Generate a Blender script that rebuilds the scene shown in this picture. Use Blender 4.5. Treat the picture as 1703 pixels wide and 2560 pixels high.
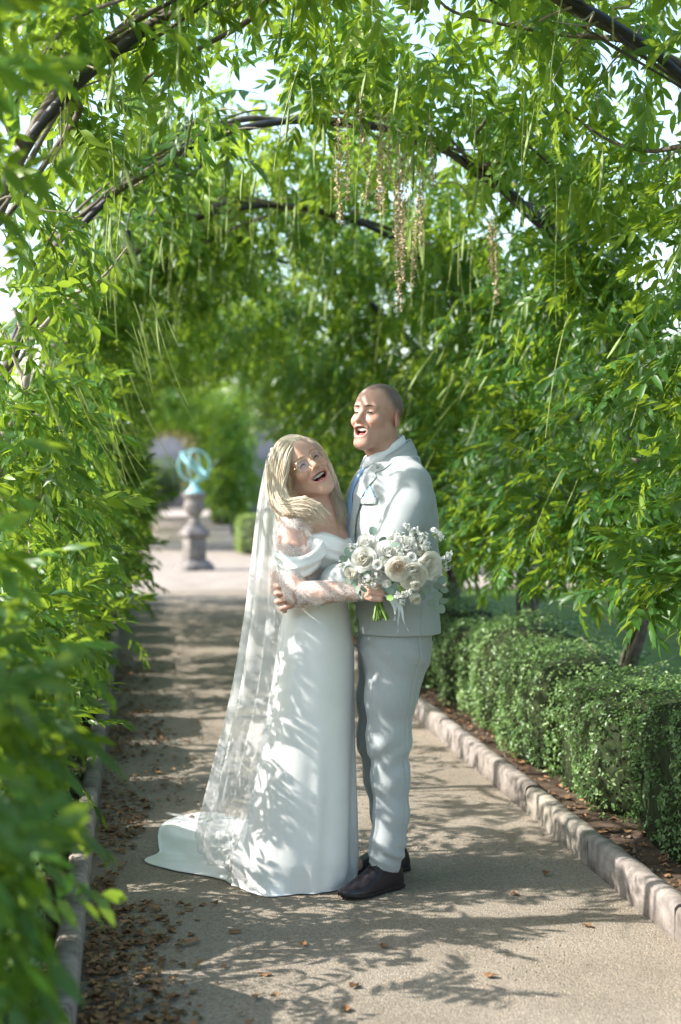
import bpy, math, random
import numpy as np
from mathutils import Vector, Matrix, Quaternion

for o in list(bpy.data.objects):
    bpy.data.objects.remove(o)
scene = bpy.context.scene
COL = scene.collection
rng = np.random.default_rng(7)
random.seed(7)

# ------------------------------------------------------------------ camera
CAMH = 1.425
YAW = math.radians(8.13)
PITCH = math.radians(-1.21)
cam_d = bpy.data.cameras.new('camera')
cam = bpy.data.objects.new('camera', cam_d)
COL.objects.link(cam)
cam.location = (0, 0, CAMH)
cam.rotation_euler = (math.radians(90) + PITCH, 0, -YAW)
cam_d.sensor_fit = 'HORIZONTAL'
cam_d.sensor_width = 24
cam_d.lens = 50
cam_d.clip_start = 0.05
cam_d.clip_end = 2000
cam_d.dof.use_dof = True
cam_d.dof.focus_distance = 4.95
cam_d.dof.aperture_fstop = 2.0
scene.camera = cam
scene.render.resolution_x = 681
scene.render.resolution_y = 1024

# ------------------------------------------------------------------ light
SUN_EL = math.radians(38)
SUN_DIR = Vector((math.cos(SUN_EL), -0.03, -math.sin(SUN_EL))).normalized()
world = bpy.data.worlds.new('World')
scene.world = world
world.use_nodes = True
wn = world.node_tree
wn.nodes.clear()
w_out = wn.nodes.new('ShaderNodeOutputWorld')
w_bg = wn.nodes.new('ShaderNodeBackground')
w_sky = wn.nodes.new('ShaderNodeTexSky')
w_sky.sky_type = 'NISHITA'
w_sky.sun_disc = False
w_sky.sun_elevation = SUN_EL
w_sky.sun_rotation = math.radians(270)
w_sky.air_density = 1.3
w_sky.dust_density = 1.6
w_sky.ozone_density = 1.0
w_bg.inputs['Strength'].default_value = 0.15
wn.links.new(w_sky.outputs[0], w_bg.inputs['Color'])
wn.links.new(w_bg.outputs[0], w_out.inputs['Surface'])
sun_d = bpy.data.lights.new('sun', 'SUN')
sun_d.energy = 3.3
sun_d.angle = math.radians(0.5)
sun_d.color = (1.0, 0.955, 0.89)
sun = bpy.data.objects.new('sun', sun_d)
COL.objects.link(sun)
sun.location = (-20, 5, 20)
sun.rotation_mode = 'QUATERNION'
sun.rotation_quaternion = SUN_DIR.to_track_quat('-Z', 'Y')
scene.view_settings.view_transform = 'Standard'
scene.view_settings.look = 'None'
scene.view_settings.exposure = 1.65
scene.view_settings.gamma = 1.0
scene.view_settings.use_curve_mapping = False
scene.render.engine = 'CYCLES'
scene.cycles.max_bounces = 6
scene.cycles.transparent_max_bounces = 14
scene.cycles.transmission_bounces = 6
scene.cycles.diffuse_bounces = 3

# ------------------------------------------------------------------ helpers
FWD = np.array([math.sin(YAW), math.cos(YAW), 0.0])
RGT = np.array([math.cos(YAW), -math.sin(YAW), 0.0])
D0 = 5.08
CFRAME = Matrix.Translation(Vector(FWD * D0)) @ Matrix.Rotation(-YAW, 4, 'Z')   # couple frame


def c2w(p):
    return CFRAME @ Vector(p)


class MB:
    """collects geometry for ONE mesh object"""
    def __init__(self):
        self.v, self.f, self.c, self.n = [], [], [], 0

    def add(self, v, f, col=None):
        v = np.asarray(v, dtype=np.float64).reshape(-1, 3)
        f = np.asarray(f, dtype=np.int64)
        self.v.append(v)
        self.f.append(f + self.n)
        if col is None:
            col = (1, 1, 1)
        col = np.asarray(col, dtype=np.float64)
        if col.ndim == 1:
            col = np.tile(col, (len(v), 1))
        self.c.append(col)
        self.n += len(v)
        return self

    def mesh(self, name, mat=None, smooth=True, off=None):
        v = np.concatenate(self.v)
        if off is not None:
            v = v - np.asarray(off)
        c = np.concatenate(self.c)
        me = bpy.data.meshes.new(name)
        me.vertices.add(len(v))
        me.vertices.foreach_set('co', v.astype(np.float32).ravel())
        loops = np.concatenate([f.ravel() for f in self.f])
        tot = np.concatenate([np.full(len(f), f.shape[1]) for f in self.f])
        start = np.concatenate([[0], np.cumsum(tot)[:-1]])
        me.loops.add(len(loops))
        me.loops.foreach_set('vertex_index', loops.astype(np.int32))
        me.polygons.add(len(tot))
        me.polygons.foreach_set('loop_start', start.astype(np.int32))
        me.update(calc_edges=True)
        me.validate()
        if smooth:
            me.polygons.foreach_set('use_smooth', np.ones(len(me.polygons), dtype=bool))
        if len(me.vertices) == len(c):
            at = me.attributes.new('col', 'FLOAT_COLOR', 'POINT')
            at.data.foreach_set('color', np.concatenate([c, np.ones((len(c), 1))], 1).astype(np.float32).ravel())
        if mat:
            me.materials.append(mat)
        return me

    def build(self, name, mat, parent=None, smooth=True, off=None, loc=None):
        o = bpy.data.objects.new(name, self.mesh(name, mat, smooth, off))
        COL.objects.link(o)
        if parent is not None:
            o.parent = parent
        if loc is not None:
            o.location = loc
        return o


def tag(o, label=None, cat=None, group=None, kind=None):
    if label: o['label'] = label
    if cat: o['category'] = cat
    if group: o['group'] = group
    if kind: o['kind'] = kind
    return o


def empty(name, loc=(0, 0, 0), label=None, cat=None, group=None, rot=None):
    o = bpy.data.objects.new(name, None)
    o.empty_display_size = 0.1
    COL.objects.link(o)
    o.location = loc
    if rot is not None:
        o.rotation_euler = rot
    return tag(o, label, cat, group)


def link(name, me, parent=None, loc=(0, 0, 0), rot=None, scale=None):
    o = bpy.data.objects.new(name, me)
    COL.objects.link(o)
    if parent is not None:
        o.parent = parent
    o.location = loc
    if rot is not None:
        if len(rot) == 4:
            o.rotation_mode = 'QUATERNION'
            o.rotation_quaternion = rot
        else:
            o.rotation_euler = rot
    if scale is not None:
        o.scale = scale
    return o


def catmull(pts, n):
    """smooth curve through control points (any dimension), n samples"""
    p = np.asarray(pts, dtype=float)
    if len(p) == 2:
        t = np.linspace(0, 1, n)[:, None]
        return p[0] * (1 - t) + p[1] * t
    q = np.vstack([2 * p[0] - p[1], p, 2 * p[-1] - p[-2]])
    s = np.linspace(0, len(p) - 1 - 1e-9, n)
    i = s.astype(int)
    t = (s - i)[:, None]
    a, b, c, d = q[i], q[i + 1], q[i + 2], q[i + 3]
    return 0.5 * (2 * b + (c - a) * t + (2 * a - 5 * b + 4 * c - d) * t ** 2 + (-a + 3 * b - 3 * c + d) * t ** 3)


def tube(pts, rad, seg=8, flat=1.0, caps=True, up0=None):
    p = np.asarray(pts, dtype=float)
    n = len(p)
    r = np.broadcast_to(np.asarray(rad, dtype=float), (n,))
    tan = np.gradient(p, axis=0)
    tan /= np.linalg.norm(tan, axis=1)[:, None] + 1e-12
    up = np.array([0, 0, 1.0]) if up0 is None else np.asarray(up0, dtype=float)
    if abs(tan[0] @ up) > 0.95:
        up = np.array([1.0, 0, 0])
    u = np.cross(tan[0], up); u /= np.linalg.norm(u)
    U = [u]
    for k in range(1, n):
        u = u - tan[k] * (u @ tan[k])
        u /= np.linalg.norm(u) + 1e-12
        U.append(u)
    U = np.array(U)
    W = np.cross(tan, U)
    a = np.linspace(0, 2 * np.pi, seg, endpoint=False)
    v = p[:, None] + r[:, None, None] * (U[:, None] * np.cos(a)[None, :, None] + flat * W[:, None] * np.sin(a)[None, :, None])
    v = v.reshape(-1, 3)
    i = np.arange(n - 1)[:, None] * seg
    j = np.arange(seg)[None]
    jn = (j + 1) % seg
    f = np.stack([i + j, i + jn, i + seg + jn, i + seg + j], -1).reshape(-1, 4)
    return v, f


def add_tube(mb, pts, rad, seg=8, col=None, flat=1.0, up0=None):
    v, f = tube(pts, rad, seg, flat, up0=up0)
    mb.add(v, f, col)
    n = len(pts)
    for ring, idx in ((0, 0), (n - 1, (n - 1) * seg)):
        vv = v[idx:idx + seg]
        c = vv.mean(0)
        k = np.arange(seg)
        ff = np.stack([k, (k + 1) % seg, np.full(seg, seg)], 1)
        if ring == 0:
            ff = ff[:, ::-1]
        mb.add(np.vstack([vv, c]), ff, col)
    return mb


def lathe(mb, prof, seg=24, center=(0, 0), col=None, square=False, rot=0.0):
    """profile of (r, z)"""
    prof = np.asarray(prof, dtype=float)
    a = np.linspace(0, 2 * np.pi, seg, endpoint=False) + rot
    v = np.stack([prof[:, 0:1] * np.cos(a) + center[0], prof[:, 0:1] * np.sin(a) + center[1],
                  np.repeat(prof[:, 1:2], seg, 1)], -1).reshape(-1, 3)
    n = len(prof)
    i = np.arange(n - 1)[:, None] * seg
    j = np.arange(seg)[None]
    jn = (j + 1) % seg
    f = np.stack([i + j, i + jn, i + seg + jn, i + seg + j], -1).reshape(-1, 4)
    mb.add(v, f, col)
    return mb


BOXF = np.array([[0, 3, 2, 1], [4, 5, 6, 7], [0, 1, 5, 4], [1, 2, 6, 5], [2, 3, 7, 6], [3, 0, 4, 7]])


def add_box(mb, lo, hi, col=None, bev=0.0):
    x0, y0, z0 = lo; x1, y1, z1 = hi
    if bev <= 0:
        v = [(x0, y0, z0), (x1, y0, z0), (x1, y1, z0), (x0, y1, z0), (x0, y0, z1), (x1, y0, z1), (x1, y1, z1), (x0, y1, z1)]
        mb.add(v, BOXF, col)
        return mb
    b = bev
    lay = [(z0, b), (z0 + b, 0), (z1 - b, 0), (z1, b)]
    vs = []
    for z, s in lay:
        q = b * 0.8
        vs += [(x0 + s + q, y0 + s, z), (x1 - s - q, y0 + s, z), (x1 - s, y0 + s + q, z), (x1 - s, y1 - s - q, z),
               (x1 - s - q, y1 - s, z), (x0 + s + q, y1 - s, z), (x0 + s, y1 - s - q, z), (x0 + s, y0 + s + q, z)]
    fs = []
    for k in range(3):
        for j in range(8):
            fs.append((k * 8 + j, k * 8 + (j + 1) % 8, k * 8 + 8 + (j + 1) % 8, k * 8 + 8 + j))
    mb.add(vs, fs, col)
    mb.add(vs[24:], [list(range(8))], col)
    mb.add(vs[:8], [list(range(8))[::-1]], col)
    return mb


def grid_faces(nu, nv, wrap=False):
    i = np.arange(nu - 1)[:, None]
    j = np.arange(nv if wrap else nv - 1)[None]
    jn = (j + 1) % nv
    return np.stack([i * nv + j, i * nv + jn, (i + 1) * nv + jn, (i + 1) * nv + j], -1).reshape(-1, 4)


def vnoise(p, seed=0):
    """cheap smooth 3-D value noise, -1..1"""
    p = np.asarray(p, dtype=float)
    i = np.floor(p).astype(np.int64)
    f = p - i
    f = f * f * (3 - 2 * f)
    def h(a):
        n = (a[..., 0] * 73856093) ^ (a[..., 1] * 19349663) ^ (a[..., 2] * 83492791) ^ (seed * 2654435)
        n = (n ^ (n >> 13)) * 1274126177
        n = n & 0x7fffffff
        n = (n ^ (n >> 16)) * 668265263
        return ((n & 0xffffff) / float(0xffffff)) * 2 - 1
    r = 0
    for dx in (0, 1):
        for dy in (0, 1):
            for dz in (0, 1):
                w = (f[..., 0] if dx else 1 - f[..., 0]) * (f[..., 1] if dy else 1 - f[..., 1]) * (f[..., 2] if dz else 1 - f[..., 2])
                r = r + w * h(i + np.array([dx, dy, dz]))
    return r


# ------------------------------------------------------------------ materials
class NT:
    def __init__(self, name):
        self.m = bpy.data.materials.new(name)
        self.m.use_nodes = True
        self.t = self.m.node_tree
        self.t.nodes.clear()
        self.out = self.t.nodes.new('ShaderNodeOutputMaterial')

    def n(self, typ, ins=None, **kw):
        nd = self.t.nodes.new(typ)
        for k, v in kw.items():
            setattr(nd, k, v)
        for k, v in (ins or {}).items():
            if hasattr(v, 'outputs'):
                v = v.outputs[0]
            if hasattr(v, 'is_linked'):
                self.t.links.new(v, nd.inputs[k])
            else:
                nd.inputs[k].default_value = v
        return nd

    def surf(self, s):
        self.t.links.new(s.outputs[0] if hasattr(s, 'outputs') else s, self.out.inputs['Surface'])
        return self.m

    def coord(self, kind='Object'):
        return self.n('ShaderNodeTexCoord').outputs[kind]

    def noise(self, scale, detail=4, rough=0.55, vec=None, dist=0.0):
        return self.n('ShaderNodeTexNoise', {'Scale': scale, 'Detail': detail, 'Roughness': rough, 'Distortion': dist,
                                             'Vector': vec if vec is not None else self.coord()})

    def ramp(self, fac, stops):
        nd = self.n('ShaderNodeValToRGB', {'Fac': fac})
        e = nd.color_ramp.elements
        while len(e) < len(stops):
            e.new(0.5)
        for k, (p, c) in enumerate(stops):
            e[k].position = p
            e[k].color = tuple(c) + (1,) if len(c) == 3 else c
        return nd

    def mix(self, fac, a, b, blend='MIX'):
        nd = self.n('ShaderNodeMix', data_type='RGBA', blend_type=blend)
        for idx, v in ((0, fac), (6, a), (7, b)):
            if hasattr(v, 'outputs'):
                v = v.outputs[0]
            if hasattr(v, 'is_linked'):
                self.t.links.new(v, nd.inputs[idx])
            else:
                nd.inputs[idx].default_value = (tuple(v) + (1,)) if (isinstance(v, tuple) and len(v) == 3) else v
        return nd.outputs[2]

    def bump(self, h, strength=0.3, dist=0.01):
        return self.n('ShaderNodeBump', {'Height': h, 'Strength': strength, 'Distance': dist})


def simple(name, col, rough=0.6, var=0.15, vscale=30, bump=0.0, bscale=200, spec=0.4, metal=0.0, sheen=0.0, attr=False, sss=0.0):
    t = NT(name)
    nz = t.noise(vscale, 5)
    dark = tuple(c * (1 - var) for c in col)
    lite = tuple(min(1, c * (1 + var)) for c in col)
    c = t.ramp(nz, [(0.3, dark), (0.7, lite)]).outputs[0]
    if attr:
        a = t.n('ShaderNodeVertexColor', layer_name='col')
        c = t.mix(1.0, c, a.outputs[0], 'MULTIPLY')
    ins = {'Base Color': c, 'Roughness': rough, 'Specular IOR Level': spec, 'Metallic': metal}
    if sheen:
        ins['Sheen Weight'] = sheen
    if sss:
        ins['Subsurface Weight'] = sss
        ins['Subsurface Radius'] = (0.012, 0.005, 0.003)
        ins['Subsurface Scale'] = 1.0
    if bump:
        ins['Normal'] = t.bump(t.noise(bscale, 3), bump, 0.004)
    return t.surf(t.n('ShaderNodeBsdfPrincipled', ins))


def leaf_material(name, dark, mid, lite, trans=0.42, rough=0.42, spec=0.45, tcol=(0.30, 0.42, 0.03)):
    """tint in attribute col.r chooses the leaf's own green"""
    t = NT(name)
    a = t.n('ShaderNodeVertexColor', layer_name='col')
    sep = t.n('ShaderNodeSeparateColor', {'Color': a.outputs[0]})
    oi = t.n('ShaderNodeObjectInfo')
    nz = t.noise(14, 2)
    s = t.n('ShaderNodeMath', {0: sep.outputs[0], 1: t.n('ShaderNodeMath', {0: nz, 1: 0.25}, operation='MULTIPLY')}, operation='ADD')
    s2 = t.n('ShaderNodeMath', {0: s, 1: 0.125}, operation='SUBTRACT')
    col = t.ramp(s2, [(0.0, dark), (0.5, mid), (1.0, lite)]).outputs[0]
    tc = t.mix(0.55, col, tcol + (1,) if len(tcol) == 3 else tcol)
    p = t.n('ShaderNodeBsdfPrincipled', {'Base Color': col, 'Roughness': rough, 'Specular IOR Level': spec})
    tr = t.n('ShaderNodeBsdfTranslucent', {'Color': tc})
    mx = t.n('ShaderNodeMixShader', {0: trans})
    t.t.links.new(p.outputs[0], mx.inputs[1])
    t.t.links.new(tr.outputs[0], mx.inputs[2])
    return t.surf(mx)


M = {}
M['wisteria'] = leaf_material('wisteria_leaf', (0.020, 0.080, 0.018), (0.070, 0.195, 0.032), (0.28, 0.385, 0.040), trans=0.50, rough=0.40, spec=0.45, tcol=(0.45, 0.59, 0.035))
M['dry_vine'] = leaf_material('dry_vine_leaf', (0.08, 0.12, 0.03), (0.20, 0.22, 0.07), (0.42, 0.36, 0.17), trans=0.35, tcol=(0.5, 0.42, 0.12))
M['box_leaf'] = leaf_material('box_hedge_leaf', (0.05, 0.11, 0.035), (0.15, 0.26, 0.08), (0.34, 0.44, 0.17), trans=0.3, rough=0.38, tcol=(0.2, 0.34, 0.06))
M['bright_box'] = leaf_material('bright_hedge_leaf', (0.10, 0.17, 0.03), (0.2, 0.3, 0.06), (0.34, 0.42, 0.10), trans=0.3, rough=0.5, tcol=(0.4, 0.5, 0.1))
M['tree_leaf'] = leaf_material('tree_leaf', (0.03, 0.07, 0.03), (0.06, 0.11, 0.045), (0.10, 0.16, 0.06), trans=0.25, rough=0.6)
M['bark'] = simple('bark', (0.13, 0.11, 0.09), 0.85, 0.45, 22, 0.7, 60, 0.2)
M['pale_twig'] = simple('pale_twig', (0.36, 0.31, 0.23), 0.8, 0.3, 30, 0.3, 120, 0.2)
M['iron'] = simple('dark_iron', (0.022, 0.022, 0.026), 0.5, 0.4, 25, 0.3, 90, 0.5)
M['pod'] = simple('seed_pod', (0.20, 0.27, 0.09), 0.6, 0.25, 40, 0.2, 200, 0.3)
M['stalk'] = simple('flower_stalk', (0.34, 0.40, 0.12), 0.6, 0.25, 12, 0, 0, 0.3)
M['bract'] = simple('dried_bract', (0.50, 0.40, 0.28), 0.8, 0.35, 60, 0, 0, 0.2)
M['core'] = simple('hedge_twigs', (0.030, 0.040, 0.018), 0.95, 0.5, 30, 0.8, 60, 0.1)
# ------------------------------------------------------------------ the setting
XL, XR = -0.17, 1.65            # path edges
XC = 0.855                      # tunnel axis
AXL, AXR, ASP, ATOP = -0.65, 2.36, 1.5, 3.1
Y_END = 18.6


def gravel_material(name, base, bump=0.42):
    t = NT(name)
    co = t.coord()
    v = t.n('ShaderNodeTexVoronoi', {'Vector': co, 'Scale': 170.0, 'Randomness': 1.0})
    v2 = t.n('ShaderNodeTexVoronoi', {'Vector': co, 'Scale': 260.0})
    big = t.noise(2.2, 5, 0.6, co)
    fine = t.noise(60, 4, 0.6, co)
    c1 = t.ramp(v.outputs['Color'], [(0.1, tuple(b * 0.74 for b in base)), (0.5, base), (0.95, tuple(min(1, b * 1.25) for b in base))]).outputs[0]
    c2 = t.ramp(big, [(0.3, (0.78, 0.76, 0.72)), (0.7, (1.1, 1.08, 1.05))]).outputs[0]
    c3 = t.ramp(fine, [(0.3, (0.86, 0.85, 0.84)), (0.65, (1.08, 1.07, 1.05))]).outputs[0]
    c = t.mix(1.0, t.mix(1.0, c1, c2, 'MULTIPLY'), c3, 'MULTIPLY')
    hsum = t.n('ShaderNodeMath', {0: t.n('ShaderNodeMath', {0: v.outputs['Distance'], 1: -1.0}, operation='MULTIPLY'),
                                  1: t.n('ShaderNodeMath', {0: fine, 1: 0.8}, operation='MULTIPLY')}, operation='ADD')
    h2 = t.n('ShaderNodeMath', {0: hsum, 1: t.n('ShaderNodeMath', {0: v2.outputs['Distance'], 1: -0.5}, operation='MULTIPLY')}, operation='ADD')
    p = t.n('ShaderNodeBsdfPrincipled', {'Base Color': c, 'Roughness': 0.95, 'Specular IOR Level': 0.15, 'Normal': t.bump(h2, bump, 0.012)})
    return t.surf(p)


M['gravel'] = gravel_material('gravel', (0.285, 0.250, 0.210))
M['far_gravel'] = gravel_material('far_gravel', (0.33, 0.29, 0.255), 0.3)
M['soil'] = simple('soil', (0.085, 0.06, 0.043), 0.97, 0.5, 16, 1.0, 70, 0.1)
M['soil_stone'] = simple('soil_stone', (0.20, 0.16, 0.12), 0.9, 0.4, 40, 0.2, 200, 0.2, attr=True)
M['lawn'] = simple('lawn', (0.07, 0.12, 0.03), 0.9, 0.35, 6, 0.8, 80, 0.1)
M['pebble'] = simple('pebble', (0.36, 0.29, 0.21), 0.9, 0.4, 40, 0.2, 200, 0.2, attr=True)


def sheet(name, x0, x1, y0, y1, z, mat, nx=2, ny=2, amp=0.0, kind='structure', fr=1.7):
    xs, ys = np.linspace(x0, x1, nx), np.linspace(y0, y1, ny)
    gx, gy = np.meshgrid(xs, ys, indexing='ij')
    gz = np.full_like(gx, z)
    if amp:
        gz = gz + amp * (vnoise(np.stack([gx * fr, gy * fr, gx * 0], -1), 3) + 0.5 * vnoise(np.stack([gx * fr * 3, gy * fr * 3, gx * 0], -1), 5))
    mb = MB()
    mb.add(np.stack([gx, gy, gz], -1).reshape(-1, 3), grid_faces(nx, ny)[:, ::-1])
    return tag(mb.build(name, mat), kind=kind)


sheet('ground', -400, 400, -40, 900, -0.03, M['lawn'])
sheet('path', XL - 0.03, XR + 0.03, -4, Y_END, 0.0, M['gravel'], 40, 420, 0.004)
sheet('soil_bed', XR + 0.05, 3.6, -4, Y_END - 0.2, 0.055, M['soil'], 40, 300, 0.014, fr=4)
sheet('soil_bed', -2.2, XL - 0.05, -4, Y_END - 0.2, 0.055, M['soil'], 40, 300, 0.014, fr=4)
sheet('terrace', -6, 7, Y_END, 30.0, 0.004, M['far_gravel'], 30, 40, 0.003)

# shallow steps beyond the sundial
M['step_stone'] = simple('step_stone', (0.40, 0.34, 0.29), 0.85, 0.2, 5, 0.4, 60, 0.2)
for k, (y0, y1) in enumerate(((30.0, 38.0), (38.0, 46.0), (46.0, 70.0))):
    mb = MB()
    add_box(mb, (-1.5, y0, -0.02), (3.4, y1, 0.1 * (k + 1)), bev=0.012)
    tag(mb.build('step', M['step_stone'], smooth=False), kind='structure')

# kerbs: stone by stone
M['kerb'] = simple('kerb_stone', (0.225, 0.20, 0.178), 0.92, 0.5, 14, 0.9, 60, 0.2, attr=True)
kerb_meshes = []
for k in range(5):
    L, Wd, H = 0.862, 0.075, 0.15
    r = np.random.default_rng(40 + k)
    ny, prof = 26, [(-Wd / 2, -0.04), (-Wd / 2, 0.02), (-Wd / 2, 0.085), (-Wd / 2 + 0.004, H - 0.045), (-Wd / 2 + 0.013, H - 0.033),
                    (0.0, H - 0.03), (Wd / 2 - 0.012, H - 0.033), (Wd / 2, H - 0.045), (Wd / 2, 0.05), (Wd / 2, -0.04)]
    ys = np.linspace(-L / 2, L / 2, ny)
    v = np.array([[(x, y, z) for (x, z) in prof] for y in ys])
    nz = vnoise(v * np.array([60, 22, 60]), 50 + k) * 0.0022 + vnoise(v * np.array([15, 9, 15]), 60 + k) * 0.0025
    v[..., 0] += nz * np.sign(v[..., 0])
    v[..., 2] += nz * 0.8
    end = np.clip((L / 2 - np.abs(ys)) / 0.012, 0, 1)
    v[:, :, 0] *= (0.9 + 0.1 * end)[:, None]
    v[:, 3:8, 2] -= ((1 - end) * 0.006)[:, None]
    mb = MB()
    tone = 0.85 + 0.3 * r.random()
    npf = len(prof)
    mb.add(v.reshape(-1, 3), grid_faces(ny, npf, True)[:, ::-1], (tone, tone * (0.96 + 0.05 * r.random()), tone * (0.92 + 0.08 * r.random())))
    mb.add(v[0], [list(range(npf))], (tone,) * 3)
    mb.add(v[-1], [list(range(npf))[::-1]], (tone,) * 3)
    kerb_meshes.append(mb.mesh('kerb_stone', M['kerb']))
for side, x in (('kerb_right', XR + 0.0375), ('kerb_left', XL - 0.0375)):
    root = empty(side, (x, 0, 0))
    root['kind'] = 'structure'
    y = -1.7 + (0.22 if side == 'kerb_right' else 0.5)
    k = 0
    while y < Y_END - 0.3:
        link('kerb_stone', kerb_meshes[(k * 3 + (k // 4)) % 5], root,
             (random.uniform(-0.006, 0.006), y, random.uniform(-0.009, 0.009)),
             (0, random.uniform(-0.02, 0.02), random.uniform(-0.009, 0.009) + (math.pi if k % 2 else 0)))
        y += 0.872
        k += 1

# loose grit on the path, pebbles in the soil
OCT_V = np.array([[1, 0, 0], [-1, 0, 0], [0, 1, 0], [0, -1, 0], [0, 0, 1], [0, 0, -1]], float)
OCT_F = np.array([[0, 2, 4], [2, 1, 4], [1, 3, 4], [3, 0, 4], [2, 0, 5], [1, 2, 5], [3, 1, 5], [0, 3, 5]])


def pebbles(name, n, xr, yr, z, smin_, smax_, mat, seed, ypow=1.0, zfun=None):
    r = np.random.default_rng(seed)
    s = smin_ + (smax_ - smin_) * r.random(n) ** 3
    x = xr[0] + (xr[1] - xr[0]) * r.random(n)
    y = yr[0] + (yr[1] - yr[0]) * r.random(n) ** ypow
    base = OCT_V[None] * s[:, None, None] * (0.6 + 0.8 * r.random((n, 6, 1))) * np.array([1, 1, 0.6])
    a = r.random(n) * 6.28
    ca, sa = np.cos(a)[:, None], np.sin(a)[:, None]
    vx = base[..., 0] * ca - base[..., 1] * sa + x[:, None]
    vy = base[..., 0] * sa + base[..., 1] * ca + y[:, None]
    vz = base[..., 2] + z + s[:, None] * 0.25
    v = np.stack([vx, vy, vz], -1)
    f = OCT_F[None] + (np.arange(n) * 6)[:, None, None]
    tone = (0.62 + 0.6 * r.random(n))[:, None] * np.array([1, 0.97, 0.93])
    mb = MB()
    mb.add(v.reshape(-1, 3), f.reshape(-1, 3), np.repeat(tone, 6, 0))
    return tag(mb.build(name, mat, smooth=False), kind='stuff')


g = pebbles('loose_grit', 20000, (XL, XR), (3.3, 9.5), 0.0, 0.0012, 0.0042, M['pebble'], 11, 1.7)
tag(g, 'loose tan grit scattered over the gravel path', 'grit')
g = pebbles('soil_pebbles', 1500, (XR + 0.09, 2.1), (3.6, 10), 0.056, 0.003, 0.014, M['soil_stone'], 12, 1.4)
tag(g, 'small stones lying in the soil beside the right kerb', 'pebbles')

# ------------------------------------------------------------------ dead leaves
M['dead_leaf'] = simple('dead_leaf', (0.20, 0.115, 0.06), 0.8, 0.4, 35, 0.3, 150, 0.2, attr=True)


def dead_leaf(r, s):
    """curled little leaf sheet: 5 x 3 grid"""
    u = np.linspace(-1, 1, 6)
    w = np.array([0.05, 0.5, 0.78, 0.72, 0.4, 0.03]) * (0.8 + 0.4 * r.random(6))
    t = np.linspace(-1, 1, 4)
    gx = np.repeat(u[:, None], 4, 1)
    gy = w[:, None] * t[None]
    curl = 0.5 + 0.8 * r.random()
    gz = curl * (gy ** 2) * (1 if r.random() < 0.6 else -0.6) + (r.random() - 0.3) * 0.4 * gx ** 2 + 0.12 * r.standard_normal((6, 4))
    v = np.stack([gx * s, gy * s * 0.8, gz * s * 0.7], -1).reshape(-1, 3)
    a = r.random() * 6.28
    R = np.array([[math.cos(a), -math.sin(a), 0], [math.sin(a), math.cos(a), 0], [0, 0, 1]])
    v = v @ R.T
    v[:, 2] -= v[:, 2].min()
    return v, grid_faces(6, 4)


r = np.random.default_rng(21)
mb = MB()
cnt = 0
while cnt < 2100:
    y = 3.4 + 8.5 * r.random() ** 1.5
    x = XL + 0.01 + abs(r.normal(0, 0.17))
    patch = 0.5 + 0.5 * vnoise(np.array([[x * 3, y * 1.7, 1.0]]), 9)[0]
    cf = CFRAME.inverted() @ Vector((x, y, 0))
    if r.random() > patch * 1.3 or x > 0.75 or (cf.x > -0.80 and -0.32 < cf.y < 1.08):
        continue
    v, f = dead_leaf(r, 0.008 + 0.013 * r.random())
    tone = 0.55 + 0.9 * r.random()
    mb.add(v + np.array([x, y, 0.004 + 0.012 * r.random()]), f, (tone, tone * (0.9 + 0.25 * r.random()), tone))
    cnt += 1
for _ in range(420):
    y = 3.5 + 7 * r.random() ** 1.4
    x = XR + 0.1 + 0.3 * r.random()
    v, f = dead_leaf(r, 0.01 + 0.014 * r.random())
    tone = 0.7 + 0.9 * r.random()
    mb.add(v + np.array([x, y, 0.062]), f, (tone, tone, tone))
tag(mb.build('leaf_litter', M['dead_leaf']), 'drift of small brown dead leaves along the path edges', 'leaf litter', kind='stuff')
lone = [(0.60, 3.92), (0.74, 4.25), (0.36, 4.05), (0.5, 4.3), (0.21, 4.75), (1.46, 4.95), (1.28, 4.72), (1.42, 4.35), (0.55, 3.75), (0.12, 6.6), (0.28, 7.3), (0.3, 4.45), (1.0, 3.95), (0.22, 6.0)]
for i, (x, y) in enumerate(lone):
    v, f = dead_leaf(r, 0.016 + 0.010 * r.random())
    m2 = MB()
    m2.add(v, f, (1.1, 1.0, 0.95))
    tag(m2.build('fallen_leaf', M['dead_leaf'], loc=(x, y, 0.005)), 'single curled brown leaf lying apart on the open gravel', 'leaf', 'single fallen leaves on the gravel')

# ------------------------------------------------------------------ iron arches
ARCH_Y = [4.5 + 2.05 * k for k in range(7)]
ARCH2_Y = [31.5, 36.0, 40.5, 45.0]


def arch_curve(n=40, x0=AXL, x1=AXR, sp=ASP, top=ATOP):
    a = np.linspace(math.pi, 0, n)
    c, rx = (x0 + x1) / 2, (x1 - x0) / 2
    return np.stack([c + rx * np.cos(a), np.zeros(n), sp + (top - sp) * np.sin(a)], -1)


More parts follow.
